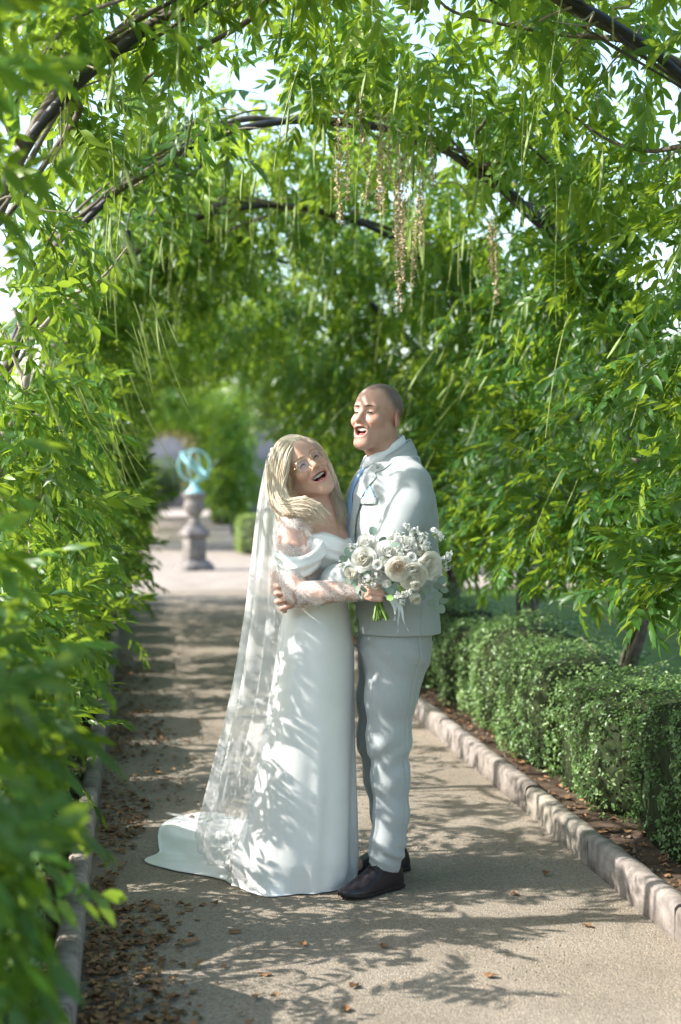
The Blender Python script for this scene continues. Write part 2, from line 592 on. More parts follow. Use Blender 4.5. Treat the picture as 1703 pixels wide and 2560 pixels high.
ac = arch_curve()
mb = MB(); add_tube(mb, ac, 0.017, 8); me_arch = mb.mesh('arch_bar', M['iron'])
mb = MB(); add_tube(mb, np.array([[0, 0, 0.0], [0, 0, 0.4], [0, 0, 1.0], [0, 0, ASP]]), 0.024, 8)
lathe(mb, [(0.0, 0.0), (0.05, 0.0), (0.05, 0.05), (0.035, 0.07), (0.026, 0.1)], 10); me_post = mb.mesh('post', M['iron'])
ordw = ['nearest', 'second', 'third', 'fourth', 'fifth', 'sixth', 'seventh']
for k, y in enumerate(ARCH_Y + ARCH2_Y):
    far = k >= len(ARCH_Y)
    zz = 0.05 if not far else 0.1 * (1 + (y > 38) + (y > 46))
    lab = f'dark iron pergola arch, {ordw[k]} from the camera in the leafy tunnel' if not far else \
        f'distant iron arch beyond the sundial, {["first", "second", "third", "last"][k - 7]} in the far tunnel'
    root = empty('pergola_arch', (0, y, 0), lab, 'arch', 'iron arches of the wisteria tunnel')
    link('arch_bar', me_arch, root)
    link('post', me_post, root, (AXL, 0, 0))
    link('post', me_post, root, (AXR, 0, 0))

# ------------------------------------------------------------------ box hedges
def leaf_cloud(pos, nrm, size, r, jit=0.9, tintf=None):
    """small pointed leaves (2 triangles) at pos, roughly facing nrm"""
    n = len(pos)
    d = nrm + jit * r.standard_normal((n, 3))
    d /= np.linalg.norm(d, axis=1)[:, None]
    a = r.standard_normal((n, 3))
    a -= d * np.sum(a * d, 1)[:, None]
    a /= np.linalg.norm(a, axis=1)[:, None]
    b = np.cross(d, a)
    s = size * (0.7 + 0.6 * r.random(n))[:, None]
    v = np.stack([pos - a * s, pos + b * s * 0.5 + d * s * 0.15, pos + a * s, pos - b * s * 0.5 + d * s * 0.15], 1)
    k = np.arange(n)[:, None] * 4
    f = np.concatenate([k + np.array([[0, 1, 2]]), k + np.array([[0, 2, 3]])])
    tint = r.random(n) if tintf is None else tintf
    c = np.repeat(np.stack([tint, tint, tint], 1), 4, 0)
    return v.reshape(-1, 3), f, c


def superell(n, rx, ry, rz, r, e=4.0):
    d = r.standard_normal((n, 3))
    d /= np.linalg.norm(d, axis=1)[:, None]
    q = np.abs(d / np.array([rx, ry, rz])) ** e
    rad = 1 / q.sum(1) ** (1 / e)
    p = d * rad[:, None]
    g = np.sign(p) * np.abs(p / np.array([rx, ry, rz])) ** (e - 1) / np.array([rx, ry, rz])
    g /= np.linalg.norm(g, axis=1)[:, None]
    return p, g


def box_shrub(name, x, y, rx, ry, h, nleaf, size, label, group, mat='box_leaf', seed=0, e=5.5, z0=0.05, ridge=0.07):
    r = np.random.default_rng(500 + seed)
    root = empty(name, (x, y, z0), label, 'hedge', group)
    rz = h * 0.62
    zc = h * 0.38
    p, g = superell(nleaf, rx, ry, rz, r, e)
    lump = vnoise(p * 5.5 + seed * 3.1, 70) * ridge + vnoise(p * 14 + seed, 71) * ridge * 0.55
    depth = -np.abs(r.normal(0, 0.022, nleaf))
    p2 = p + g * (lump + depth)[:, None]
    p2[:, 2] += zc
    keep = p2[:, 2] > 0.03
    leaf_tint = np.clip(0.42 + 1.2 * (lump + depth) / ridge * 0.3 + r.normal(0, 0.17, nleaf), 0, 1)  # tint lighter on raised lumps, darker deeper in
    v, f, c = leaf_cloud(p2[keep], g[keep] * 0.8 + np.array([0, 0, 0.35]), size, r, 0.55, leaf_tint[keep])
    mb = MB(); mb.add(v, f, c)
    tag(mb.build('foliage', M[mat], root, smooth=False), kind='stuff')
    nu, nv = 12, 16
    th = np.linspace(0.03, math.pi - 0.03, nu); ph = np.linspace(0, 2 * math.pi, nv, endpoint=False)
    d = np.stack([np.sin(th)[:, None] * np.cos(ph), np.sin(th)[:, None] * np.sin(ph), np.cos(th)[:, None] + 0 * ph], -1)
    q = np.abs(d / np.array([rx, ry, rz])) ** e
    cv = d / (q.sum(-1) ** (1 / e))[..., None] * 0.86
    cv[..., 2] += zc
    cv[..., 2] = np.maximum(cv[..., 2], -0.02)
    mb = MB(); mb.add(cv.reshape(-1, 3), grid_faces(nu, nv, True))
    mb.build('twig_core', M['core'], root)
    return root


ORD = 'first second third fourth fifth sixth seventh eighth ninth tenth eleventh twelfth thirteenth fourteenth fifteenth sixteenth seventeenth eighteenth'.split()
seed = 0
yy = 4.02
k = 0
while yy < Y_END - 0.6:
    seed += 1
    n = int(np.clip(13500 - (yy - 4) * 1150, 2600, 13500))
    sz = 0.0095 + 0.0007 * max(0, yy - 5)
    hh = 0.56 + 0.05 * math.sin(k * 2.1)
    box_shrub('box_shrub', 2.16 + 0.025 * math.sin(k * 1.7), yy, 0.32, 0.49, hh, n, sz,
              f'clipped box shrub behind the right kerb, {ORD[k]} away from the camera', 'clipped box shrubs lining the path', seed=seed)
    yy += 0.93
    k += 1
yy, k = 2.7, 0
while yy < Y_END - 0.6:
    seed += 1
    n = int(np.clip(9000 - (yy - 3) * 900, 2000, 9000))
    sz = 0.010 + 0.0007 * max(0, yy - 5)
    box_shrub('box_shrub', -0.60 + 0.03 * math.sin(k * 2.3), yy, 0.31, 0.49, 0.55 + 0.04 * math.sin(k * 1.3), n, sz,
              f'shaded clipped box shrub behind the left kerb, {ORD[k]} away from the camera', 'clipped box shrubs lining the path', seed=seed)
    yy += 0.93
    k += 1
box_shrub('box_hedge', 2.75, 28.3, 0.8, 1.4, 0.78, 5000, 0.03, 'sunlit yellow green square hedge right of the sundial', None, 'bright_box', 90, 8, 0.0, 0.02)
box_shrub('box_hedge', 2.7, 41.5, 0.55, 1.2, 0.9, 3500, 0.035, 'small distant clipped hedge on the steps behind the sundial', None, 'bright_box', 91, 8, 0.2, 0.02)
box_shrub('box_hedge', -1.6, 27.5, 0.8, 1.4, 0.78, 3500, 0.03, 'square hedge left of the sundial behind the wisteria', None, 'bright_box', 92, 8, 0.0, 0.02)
# ------------------------------------------------------------------ wisteria
M['pale_bark'] = simple('pale_bark', (0.34, 0.29, 0.24), 0.85, 0.35, 30, 0.6, 70, 0.2)
def leaflet(hi, w=1.0):
    if hi:
        v = np.array([[0, 0, 0], [.25, .135, .035], [.28, 0, 0], [.25, -.135, .035], [.62, .125, .02], [.64, 0, -.02], [.62, -.125, .02], [1.0, 0, -.10]])
        f = [[0, 1, 2], [0, 2, 3], [1, 4, 5], [1, 5, 2], [2, 5, 6], [2, 6, 3], [4, 7, 5], [5, 7, 6]]
    else:
        v = np.array([[0, 0, 0], [.42, .15, .03], [.45, 0, 0], [.42, -.15, .03], [1.0, 0, -.08]])
        f = [[0, 1, 2], [0, 2, 3], [1, 4, 2], [2, 4, 3]]
    v = v.copy()
    v[:, 1] *= w
    return v, np.array(f)


def frond(hi, seed, pairs=6, length=0.24):
    r = np.random.default_rng(seed)
    vs, fs, n = [], [], 0
    droop = 0.35 + 0.75 * r.random()
    def rach(t):
        x = t * length
        return np.array([x * (1 - 0.25 * t * t * droop * 0.5), 0.012 * math.sin(t * 5 + seed), -droop * length * 0.32 * t * t])
    pts = np.array([rach(t) for t in np.linspace(0, 1, 5)])
    v, f = tube(pts, np.linspace(0.0016, 0.0008, 5), 3)
    f = np.concatenate([f[:, [0, 1, 2]], f[:, [0, 2, 3]]])
    vs.append(v); fs.append(f + n); n += len(v)
    specs = [(1.0, 0)]
    for k in range(pairs):
        t = 0.22 + 0.7 * k / (pairs - 1)
        specs += [(t, 1), (t + 0.02 * r.standard_normal(), -1)]
    for t, s in specs:
        lv, lf = leaflet(hi, 0.95 + 0.25 * r.random())
        L = (0.068 + 0.012 * math.sin(min(t, 1) * 2.6)) * (0.85 + 0.3 * r.random())
        lv = lv * L
        ang = s * math.radians(58 - 18 * t + 12 * r.standard_normal())
        pit = math.radians(6 + 24 * r.random() + 10 * t)
        rol = 0.35 * r.standard_normal()
        Rz = np.array([[math.cos(ang), -math.sin(ang), 0], [math.sin(ang), math.cos(ang), 0], [0, 0, 1]])
        Ry = np.array([[math.cos(pit), 0, math.sin(pit)], [0, 1, 0], [-math.sin(pit), 0, math.cos(pit)]])
        Rx = np.array([[1, 0, 0], [0, math.cos(rol), -math.sin(rol)], [0, math.sin(rol), math.cos(rol)]])
        lv = lv @ (Rz @ Ry @ Rx).T + rach(min(t, 1.0))
        vs.append(lv); fs.append(lf + n); n += len(lv)
    return np.concatenate(vs), np.concatenate(fs)


T_HI = [frond(True, 100 + k, 5 + k % 2, 0.21 + 0.02 * (k % 3)) for k in range(6)]
T_LO = [frond(False, 200 + k, 4, 0.22) for k in range(4)]
leaf_variants = {}


def leaf_mesh(ti, tint, matname):
    key = (ti, int(round(tint * 5)), matname)
    if key not in leaf_variants:
        mb = MB()
        tq = key[1] / 5
        mb.add(T_HI[ti][0], T_HI[ti][1], (tq, tq, tq))
        leaf_variants[key] = mb.mesh('leaf', M[matname], smooth=True)
    return leaf_variants[key]


def bake(templates, P, R, S, tint, tsel):
    mb = MB()
    for ti, (tv, tf) in enumerate(templates):
        m = np.where(tsel == ti)[0]
        if not len(m):
            continue
        v = np.einsum('nij,vj->nvi', R[m], tv) * S[m][:, None, None] + P[m][:, None, :]
        f = tf[None] + (np.arange(len(m)) * len(tv))[:, None, None]
        t = np.repeat(np.clip(tint[m], 0, 1), len(tv))
        mb.add(v.reshape(-1, 3), f.reshape(-1, 3), np.stack([t, t, t], 1))
    return mb


def cross_section(side, a):
    """arc parameter 0 (foot of wall) .. 1 (apex) -> x, z, inward normal"""
    a = np.asarray(a)
    x0 = AXL if side < 0 else AXR
    rx, rz = (AXR - AXL) / 2, ATOP - ASP
    wall = a < 0.3
    z = np.where(wall, 0.62 + a / 0.3 * (ASP - 0.62), 0)
    th = np.clip((a - 0.3) / 0.7, 0, 1) * math.pi / 2
    x = np.where(wall, x0, XC + side * rx * np.cos(th))
    z = np.where(wall, z, ASP + rz * np.sin(th))
    nx = np.where(wall, -side, -side * np.cos(th) / rx * rz)
    nz = np.where(wall, 0.0, -np.sin(th))
    l = np.hypot(nx, nz)
    return x, z, nx / l, nz / l


def fstep(x, a, b):
    t = np.clip((x - a) / (b - a), 0, 1)
    return t * t * (3 - 2 * t)


def density(side, y, a, z, x):
    n = vnoise(np.stack([x * 1.3 + 5, y * 1.3, z * 1.3], -1), 31 if side < 0 else 37)
    if side > 0:
        d = np.where(a < 0.72, 1.15, 0.62)
        d = d + 0.55 * n
        d = d + 0.15 * fstep(a, 0.6, 0.7) * (1 - fstep(y, 6.2, 7.2)) + 0.3 * fstep(a, 0.38, 0.46) * (1 - fstep(a, 0.64, 0.7)) * (1 - fstep(y, 6.0, 6.6))
        d = np.where(y < 4.3, d * np.where(a < 0.75, 0.7, 1.0), d)
    else:
        d = np.where(a < 0.7, 0.95, 0.62) + 0.5 * n
        zlo = 0.8 + 0.95 * fstep(y, 4.2, 4.7) * (1 - fstep(y, 5.7, 6.2))
        mid = fstep(y, 3.1, 3.6) * (1 - fstep(y, 7.6, 9.0)) * fstep(z, zlo, zlo + 0.4)
        mid = mid * (1 - fstep(a, 0.64, 0.72) * (1 - fstep(a, 0.82, 0.92)))
        d = d * (1 - np.where(y < 4.6, 0.96, 0.84) * mid)
        d = d + 0.5 * np.exp(-((y - 5.05) / 0.5) ** 4) * (1 - fstep(z, 1.6, 1.9))
        d = d + 0.35 * fstep(a, 0.74, 0.82) * (1 - fstep(y, 6.0, 6.6))
        d = d * (1 - 0.25 * fstep(a, 0.82, 0.92) * fstep(y, 5.3, 5.9) * (1 - fstep(y, 8.0, 9.0)))
        d = d + 0.45 * np.exp(-((y - 5.04) / 0.23) ** 2) * np.exp(-((z - 2.5) / 0.3) ** 2)  # extra leaf clump added to keep the sun off the faces
        d = d + 0.7 * (1 - fstep(y, 4.9, 5.6)) * fstep(a, 0.64, 0.78)
        d = np.where((y < 3.2) & (a < 0.75), d + 1.0, d)
        d = d * (1 - 0.92 * (1 - fstep(y, 3.4, 4.0)) * fstep(z, 1.22, 1.36) * (1 - fstep(z, 2.05, 2.25)))
    far = fstep(y, 7.6, 9.4) * (1 - fstep(y, 17.0, 18.5) * 0.4)
    d = d + far * (0.75 if side < 0 else 0.55) * np.where(a > 0.6, 1.0, 0.7)
    return d


def project(P):
    q = P - np.array([0, 0, CAMH])
    D = q @ FWD
    L = q @ RGT
    px = 851.5 + 3548 * L / D
    py = 1205 - 3548 * q[:, 2] / D
    return px, py, D


RT3 = 1.0


def make_vine(name, label, side, yc, y0, y1, seed, per_area=27, hi=True, individual=300, matname='wisteria', z0=0.0, group='wisteria vines', size=1.0, dmul=1.0):
    r = np.random.default_rng(900 + seed)
    rootp = np.array([AXL - 0.1 if side < 0 else AXR + 0.1, yc + 0.08, z0])
    root = empty(name, rootp, label, 'vine', group)
    area = 3.33 * (y1 - y0)
    nc = int(area * per_area)
    a = r.random(nc)
    y = y0 + (y1 - y0) * r.random(nc)
    x, z, nx, nz = cross_section(side, a)
    keep = r.random(nc) < density(side, y, a, z, x) * 27.0 / per_area * dmul
    a, y, x, z, nx, nz = (q[keep] for q in (a, y, x, z, nx, nz))
    nc = len(a)
    bulge = 0.30 * np.exp(-((z - 1.35) / 0.8) ** 2) * (a < 0.75)
    if side < 0:
        bulge = bulge * np.where(y < 3.6, 0.9, np.where(y < 6.5, 0.7, 1.15))
    off = r.normal(0.0, 0.13, nc) + bulge * r.random(nc) ** 0.6 + bulge * 0.2
    lowf = vnoise(np.stack([y * 1.1, z * 1.4, x * 0], -1), 55 + (side > 0)) * 0.13
    off = off + lowf * (a < 0.75)
    off = off - 0.22 * fstep(a, 0.42, 0.72) * (1 - 1.7 * fstep(y, 8.5, 13.0) * (y < 22))
    off = np.where(a > 0.62, np.minimum(off, -0.02 + 0.42 * fstep(y, 8.5, 13.0) * (y < 22) * r.random(nc)), off)
    C = np.stack([x + nx * off, y, z + nz * off], 1)
    k = r.integers(6, 11, nc)
    ci = np.repeat(np.arange(nc), k)
    n = len(ci)
    nin = np.stack([nx, np.zeros(nc), nz], 1)[ci]
    wall = (a < 0.62)[ci]
    sd = r.standard_normal((nc, 3)); sd /= np.linalg.norm(sd, axis=1)[:, None]
    rd = r.standard_normal((n, 3)); rd /= np.linalg.norm(rd, axis=1)[:, None]
    dirn = np.where(wall[:, None], 0.62 * nin + np.array([0, -0.15, -0.16]), 0.15 * nin + np.array([0, -0.05, -0.22])) + 0.35 * sd[ci] + 0.75 * rd
    dirn /= np.linalg.norm(dirn, axis=1)[:, None]
    P = C[ci] + r.normal(0, 0.075, (n, 3))
    up = np.array([0, 0, 1.0]) + np.where(wall[:, None], 0.45 * nin, 0 * nin) + 0.38 * r.standard_normal((n, 3))
    up = up - dirn * np.sum(up * dirn, 1)[:, None]
    up /= np.linalg.norm(up, axis=1)[:, None] + 1e-9
    R = np.stack([dirn, np.cross(up, dirn), up], -1)
    S = size * (0.72 + 0.42 * r.random(n))
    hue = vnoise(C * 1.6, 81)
    outer = np.clip((0.1 - off) * 0.5, -0.15, 0.2)  # tint lighter towards the outside of the shell, darker inward
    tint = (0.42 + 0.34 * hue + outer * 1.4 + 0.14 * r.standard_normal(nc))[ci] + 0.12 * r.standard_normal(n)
    P[:, 2] = np.maximum(P[:, 2], 0.42) if side < 0 else np.where(P[:, 2] < 0.98, 0.98 + 0.5 * r.random(n), P[:, 2])
    P[:, 2] += z0
    px, py, D = project(P)
    ok = (D > np.where(P[:, 2] < 1.4, 1.8, 1.4)) & (P[:, 0] ** 2 + P[:, 1] ** 2 > 1.4)
    if side > 0:
        ok &= (P[:, 0] > 1.72 - 0.3 * fstep(P[:, 2], 1.9, 2.6)) | (P[:, 2] > 2.5)
    else:
        ok &= (P[:, 0] < -0.20 + 0.18 * fstep(P[:, 1], 6.0, 8.0)) | (P[:, 2] > 2.5)
        ok &= (P[:, 1] > 3.2) | (P[:, 0] < -0.33 - 0.02 * (P[:, 2] > 1.3) + 0.13 * ((P[:, 2] < 1.22) & (P[:, 1] > 1.9))) | (P[:, 2] > 2.62)
    # keep clear of the couple
    q = np.hypot(P[:, 0] - 0.72, P[:, 1] - 5.0)
    ok &= ~((q < 0.75) & (P[:, 2] < 2.15))
    ok &= ~((P[:, 0] > 0.12) & (P[:, 0] < 1.5) & (P[:, 2] - z0 < np.where(P[:, 1] < 20, 2.05, 2.45)))
    P, R, S, tint, px, py, D = (q[ok] for q in (P, R, S, tint, px, py, D))
    n = len(P)
    tsel = r.integers(0, 6 if hi else 4, n)
    ind = np.zeros(n, bool)
    if individual:
        vis = np.where((px > -60) & (px < 1760) & (py > -60) & (py < 2600))[0]
        # nearest to the tunnel's inner face and the camera show largest
        order = vis[np.argsort(D[vis] - 0.5 * np.abs(0))][:individual]
        ind[order] = True
        for i in order:
            Mx = Matrix(R[i].tolist())
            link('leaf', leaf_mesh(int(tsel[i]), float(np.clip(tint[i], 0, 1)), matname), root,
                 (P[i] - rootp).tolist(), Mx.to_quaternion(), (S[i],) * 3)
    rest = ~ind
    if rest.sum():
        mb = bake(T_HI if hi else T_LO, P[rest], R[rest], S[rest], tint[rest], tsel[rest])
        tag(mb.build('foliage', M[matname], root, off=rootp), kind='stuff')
    # woody stems
    mb = MB()
    x0 = AXL if side < 0 else AXR
    zs = np.linspace(0, ASP, 12)
    ph = r.random() * 6
    tr = np.stack([x0 + 0.055 * np.cos(zs * 5 + ph) + side * 0.04, yc + 0.055 * np.sin(zs * 5 + ph), zs + z0], 1)
    th = np.linspace(0.08, math.pi / 2 + 0.12, 22)
    rx, rz = (AXR - AXL) / 2, ATOP - ASP
    ar = np.stack([XC + side * rx * np.cos(th) + 0.035 * np.cos(th * 9 + ph), yc + 0.05 * np.sin(th * 8 + ph),
                   ASP + rz * np.sin(th) + 0.03 * np.sin(th * 9 + ph) + 0.015 + z0], 1)
    main = np.vstack([tr, ar])
    add_tube(mb, catmull(main, 90), np.linspace(0.034, 0.009, 90) * (1 + 0.22 * np.sin(np.arange(90) * 0.8) * np.sin(np.arange(90) * 0.31)), 8)
    for b in range(7 if hi else 2):
        i = r.integers(6, len(main) - 3)
        p = main[i].copy()
        pts = [p]
        d = np.array([0, r.choice([-1, 1]), 0.25]) + 0.4 * r.standard_normal(3)
        for s in range(5):
            d = d + 0.45 * r.standard_normal(3) + np.array([0, 0, -0.06])
            d /= np.linalg.norm(d)
            p = p + d * 0.2
            # stay near the shell
            ex = (p[0] - XC) / rx
            ez = (p[2] - z0 - ASP) / rz if p[2] - z0 > ASP else 0
            l = math.hypot(ex, ez)
            if l > 0.05:
                p = p + 0.45 * np.array([(ex / l - ex) * rx, 0, (ez / l - ez) * rz])
            pts.append(p)
        add_tube(mb, catmull(pts, 24), np.linspace(0.014, 0.004, 24), 6)
    for q in range(2 if hi else 0):
        t_ = np.linspace(0, 1, 60)
        base = catmull(main, 60)
        w_ = 0.045 + 0.02 * r.random()
        f_ = r.uniform(9, 16); p_ = r.random() * 6
        off_ = np.stack([w_ * np.cos(f_ * t_ + p_), w_ * np.sin(f_ * t_ + p_), 0.5 * w_ * np.sin(f_ * 1.3 * t_ + p_)], 1) + 0.02 * np.stack([vnoise(base * 4 + q, 1), vnoise(base * 4 + q, 2), vnoise(base * 4 + q, 3)], 1)
        cut = r.integers(44, 60)
        add_tube(mb, (base + off_)[:cut], np.linspace(0.014, 0.005, cut) * (1 + 0.25 * np.sin(t_[:cut] * 70 + q)), 7)
    mb.build('trunk', M['bark'], root, off=rootp)
    if hi:
        mb = MB()
        for b in range(26):
            i = r.integers(4, len(main) - 1)
            p = main[i] + r.normal(0, 0.05, 3)
            pts = [p]
            d = np.array([-side * 0.5, r.normal() * 0.8, 0.1]) + 0.6 * r.standard_normal(3)
            for s in range(4):
                d = d + 0.5 * r.standard_normal(3)
                d /= np.linalg.norm(d)
                p = p + d * 0.09
                pts.append(p)
            add_tube(mb, catmull(pts, 12), np.linspace(0.005, 0.0016, 12), 5)
        tag(mb.build('twigs', M['pale_twig'], root, off=rootp), kind='stuff')
    return root, rootp, r


# pods, stalks and dried flower strings (shared meshes)
def pod_mesh(L, seed):
    r = np.random.default_rng(seed)
    mb = MB()
    t = np.linspace(0, 1, 16)
    z = -t * (L + 0.06)
    stalk = t < 0.34
    rad = np.where(stalk, 0.0016, 0.0016 + 0.0095 * np.sin(np.clip((t - 0.34) / 0.66, 0, 1) ** 0.8 * math.pi) ** 0.6 * (0.8 + 0.25 * np.sin(t * 22 + seed) ** 2))
    pts = np.stack([0.012 * np.sin(t * 2 + seed), 0.008 * t, z], 1)
    v, f = tube(pts, rad, 8, 0.5)
    mb.add(v, f)
    return mb.mesh('seed_pod', M['pod'])


def stalk_mesh(L, seed):
    r = np.random.default_rng(seed)
    mb = MB()
    t = np.linspace(0, 1, 9)
    pts = np.stack([0.05 * L * np.sin(t * 2.4 + seed) - 0.05 * L * math.sin(seed), 0.03 * L * t, -t * L], 1)
    add_tube(mb, pts, np.linspace(0.0022, 0.0014, 9), 5)
    return mb.mesh('flower_stalk', M['stalk'])


def raceme_mesh(L, seed):
    r = np.random.default_rng(seed)
    mb = MB()
    t = np.linspace(0, 1, 9)
    add_tube(mb, np.stack([0.01 * np.sin(t * 4), 0 * t, -t * L], 1), 0.0015, 4)
    n = int(L * 330)
    zz = -L * (0.12 + 0.88 * r.random(n) ** 0.8)
    rr = 0.004 + 0.022 * r.random(n) * (1 - 0.5 * (-zz / L))
    aa = r.random(n) * 6.28
    pos = np.stack([rr * np.cos(aa), rr * np.sin(aa), zz], 1)
    v, f, c = leaf_cloud(pos, r.standard_normal((n, 3)), 0.008, r, 1.0)
    mb.add(v, f)
    return mb.mesh('dried_raceme', M['bract'], smooth=False)


PODS = [pod_mesh(0.10 + 0.02 * k, k) for k in range(4)]
STALKS = [stalk_mesh(0.16 + 0.07 * k, k) for k in range(5)]
RACEMES = [raceme_mesh(0.24 + 0.09 * k, k) for k in range(4)]


def hang(root, rootp, r, side, y0, y1, npods, nstalk, amin=0.5, big=1.0):
    for kind, n in (('seed_pod', npods), ('flower_stalk', nstalk)):
        for i in range(n):
            a = r.uniform(amin, 1.0) if kind == 'seed_pod' else r.uniform(0.3, 1.0)
            y = r.uniform(y0, y1)
            x, z, nx, nz = cross_section(side, np.array([a]))
            off = r.uniform(0.05, 0.22) + (0.32 if a < 0.6 else 0)
            p = np.array([x[0] + nx[0] * off, y, z[0] + nz[0] * off])
            lean = (0.0 if a > 0.6 else 0.45) * (1 + 0.3 * r.standard_normal())
            rot = (r.normal(0, 0.08), side * lean + r.normal(0, 0.08), r.random() * 0.6)
            me = PODS[r.integers(4)] if kind == 'seed_pod' else STALKS[r.integers(5)]
            s = big * r.uniform(0.85, 1.25) * (0.7 if y < 4.6 else 1.0)
            link(kind, me, root, (p - rootp).tolist(), rot, (s, s, s))


vines = {}
ord_l = ['nearest the camera', 'at the second arch, beside the bride', 'at the third arch', 'at the fourth arch', 'at the fifth arch', 'at the sixth arch', 'at the far mouth of the tunnel']
for j, yc in enumerate(ARCH_Y):
    for side in (-1, 1):
        y0, y1 = yc - 1.025, yc + 1.025
        if j == 0:
            y0 = 1.2 if side < 0 else 2.6
        sn = 'left' if side < 0 else 'right'
        lab = f'green wisteria vine on the {sn} of the tunnel {ord_l[j]}'
        if j == 1 and side > 0:
            lab = 'sunlit wisteria vine with slanting stalks on the right, at the second arch'
        hi = j < 4
        root, rp, rr = make_vine('wisteria_vine', lab, side, yc, y0, y1, j * 2 + (side > 0), 44 if side < 0 else 32, hi,
                                 300 if j < 4 else 0, size=1.0 if hi else 1.2, dmul=1.0 if hi else 0.8)
        vines[(j, side)] = (root, rp, rr)
        if j < 5:
            hang(root, rp, rr, side, max(y0, 2.9), y1, (14, 18, 16, 14, 12)[j], (26, 34, 26, 18, 10)[j], big=1.0 if j < 3 else 1.2)

for k, (x, y, z, m) in enumerate([(0.78, 5.6, 3.0, 1), (0.82, 5.65, 2.95, 2), (0.97, 5.7, 3.02, 3), (1.00, 5.75, 2.95, 2), (1.05, 5.7, 2.9, 3), (1.10, 5.75, 2.85, 3), (1.16, 5.85, 2.82, 2), (1.20, 5.9, 2.75, 3),
                                  (1.13, 6.0, 2.7, 2), (0.95, 5.8, 2.9, 1), (1.56, 6.2, 2.7, 1), (1.60, 6.3, 2.65, 2), (0.88, 5.6, 3.0, 0), (1.02, 5.5, 2.75, 2), (0.80, 5.75, 2.8, 1), (1.08, 5.9, 2.65, 3), (1.03, 5.85, 3.0, 1), (1.18, 5.7, 2.95, 1)]):
    root, rp, rr = vines[(1, 1)]
    link('dried_raceme', RACEMES[m], root, (x - rp[0], y - rp[1], z - rp[2]), (rr.normal(0, 0.06), rr.normal(0, 0.06), rr.random() * 6))

# bare grey branches leaning out of the left hand vine
root, rp, rr = vines[(0, -1)]
for pts, ra, rb in ([[(-20, 1230), (8, 1124), (53, 1018), (69, 961), (73, 871), (61, 822), (40, 770)], 0.020, 0.009], [[(73, 868), (110, 815), (171, 753), (245, 700), (330, 615)], 0.011, 0.004],
                    [[(90, 1450), (75, 1340), (100, 1240), (150, 1120), (165, 1060)], 0.008, 0.003], [[(60, 1540), (95, 1400), (150, 1290), (205, 1215)], 0.007, 0.003], [[(100, 840), (160, 735), (190, 640)], 0.007, 0.003],
                    [[(69, 955), (40, 900), (20, 830)], 0.009, 0.004]):
    w = np.array([FWD * 5.3 + RGT * ((a_ - 851.5) / 3548 * 5.3) + np.array([0, 0, CAMH - (b_ - 1205) / 3548 * 5.3]) for a_, b_ in pts])
    c_ = catmull(w, 30)
    c_ = c_ + 0.012 * np.stack([vnoise(c_ * 9, 1), vnoise(c_ * 9, 2), vnoise(c_ * 9, 3)], 1)
    mb = MB(); add_tube(mb, c_, np.linspace(ra, rb, 30), 7)
    mb.build('branch', M['pale_bark'], root, off=rp)

for j, yc in enumerate(ARCH2_Y):
    for side in (-1, 1):
        sn = 'left' if side < 0 else 'right'
        make_vine('far_vine', f'blurred vine on the {sn} of the far tunnel, {["first", "second", "third", "last"][j]} beyond the sundial', side, yc, yc - 2.2, yc + 2.2, 60 + j * 2 + (side > 0),
                  27, False, 0, 'dry_vine' if j >= 2 else 'wisteria', z0=0.1 * (1 + (yc > 38)), group='vines of the far tunnel', size=2.2, dmul=0.3)
# ------------------------------------------------------------------ armillary sundial on its pedestal
SDX, SDY = 0.90, 23.0
M['ped_stone'] = simple('pedestal_stone', (0.17, 0.155, 0.143), 0.9, 0.4, 7, 0.6, 40, 0.2)
M['verdigris'] = simple('verdigris', (0.24, 0.46, 0.47), 0.6, 0.3, 14, 0.3, 60, 0.3)
sd = empty('armillary_sundial', (SDX, SDY, 0.0), 'pale green armillary sundial on a carved stone pedestal in the open', 'sundial', rot=(0, 0, math.radians(22)))


def sq_loft(prof):
    """square cross-sections: (half side, z)"""
    mb = MB()
    v = []
    for h, z in prof:
        b = h * 0.06
        v += [(-h + b, -h, z), (h - b, -h, z), (h, -h + b, z), (h, h - b, z), (h - b, h, z), (-h + b, h, z), (-h, h - b, z), (-h, -h + b, z)]
    mb.add(v, grid_faces(len(prof), 8, True))
    n = len(v)
    mb.add(v[-8:], [list(range(8))])
    return mb


sq_loft([(0.25, 0.0), (0.25, 0.075), (0.23, 0.10), (0.19, 0.15), (0.175, 0.17)]).build('base', M['ped_stone'], sd, smooth=False)
sq_loft([(0.14, 0.17), (0.148, 0.19), (0.148, 0.50), (0.14, 0.52)]).build('shaft', M['ped_stone'], sd, smooth=False)
sq_loft([(0.15, 0.52), (0.19, 0.55), (0.20, 0.60), (0.185, 0.62), (0.11, 0.72), (0.095, 0.74)]).build('cornice', M['ped_stone'], sd, smooth=False)
mb = MB()
lathe(mb, [(0.11, 0.74), (0.12, 0.76), (0.08, 0.80), (0.065, 0.86), (0.09, 0.88), (0.13, 0.92), (0.165, 1.0), (0.17, 1.06), (0.155, 1.10), (0.145, 1.12), (0.18, 1.18), (0.20, 1.21), (0.20, 1.24), (0.17, 1.25), (0.0, 1.25)], 24)
mb.build('urn', M['ped_stone'], sd)
mb = MB()
lathe(mb, [(0.14, 1.25), (0.14, 1.27), (0.10, 1.30), (0.06, 1.36), (0.05, 1.42), (0.06, 1.44), (0.0, 1.45)], 20)
mb.build('dial_foot', M['verdigris'], sd)


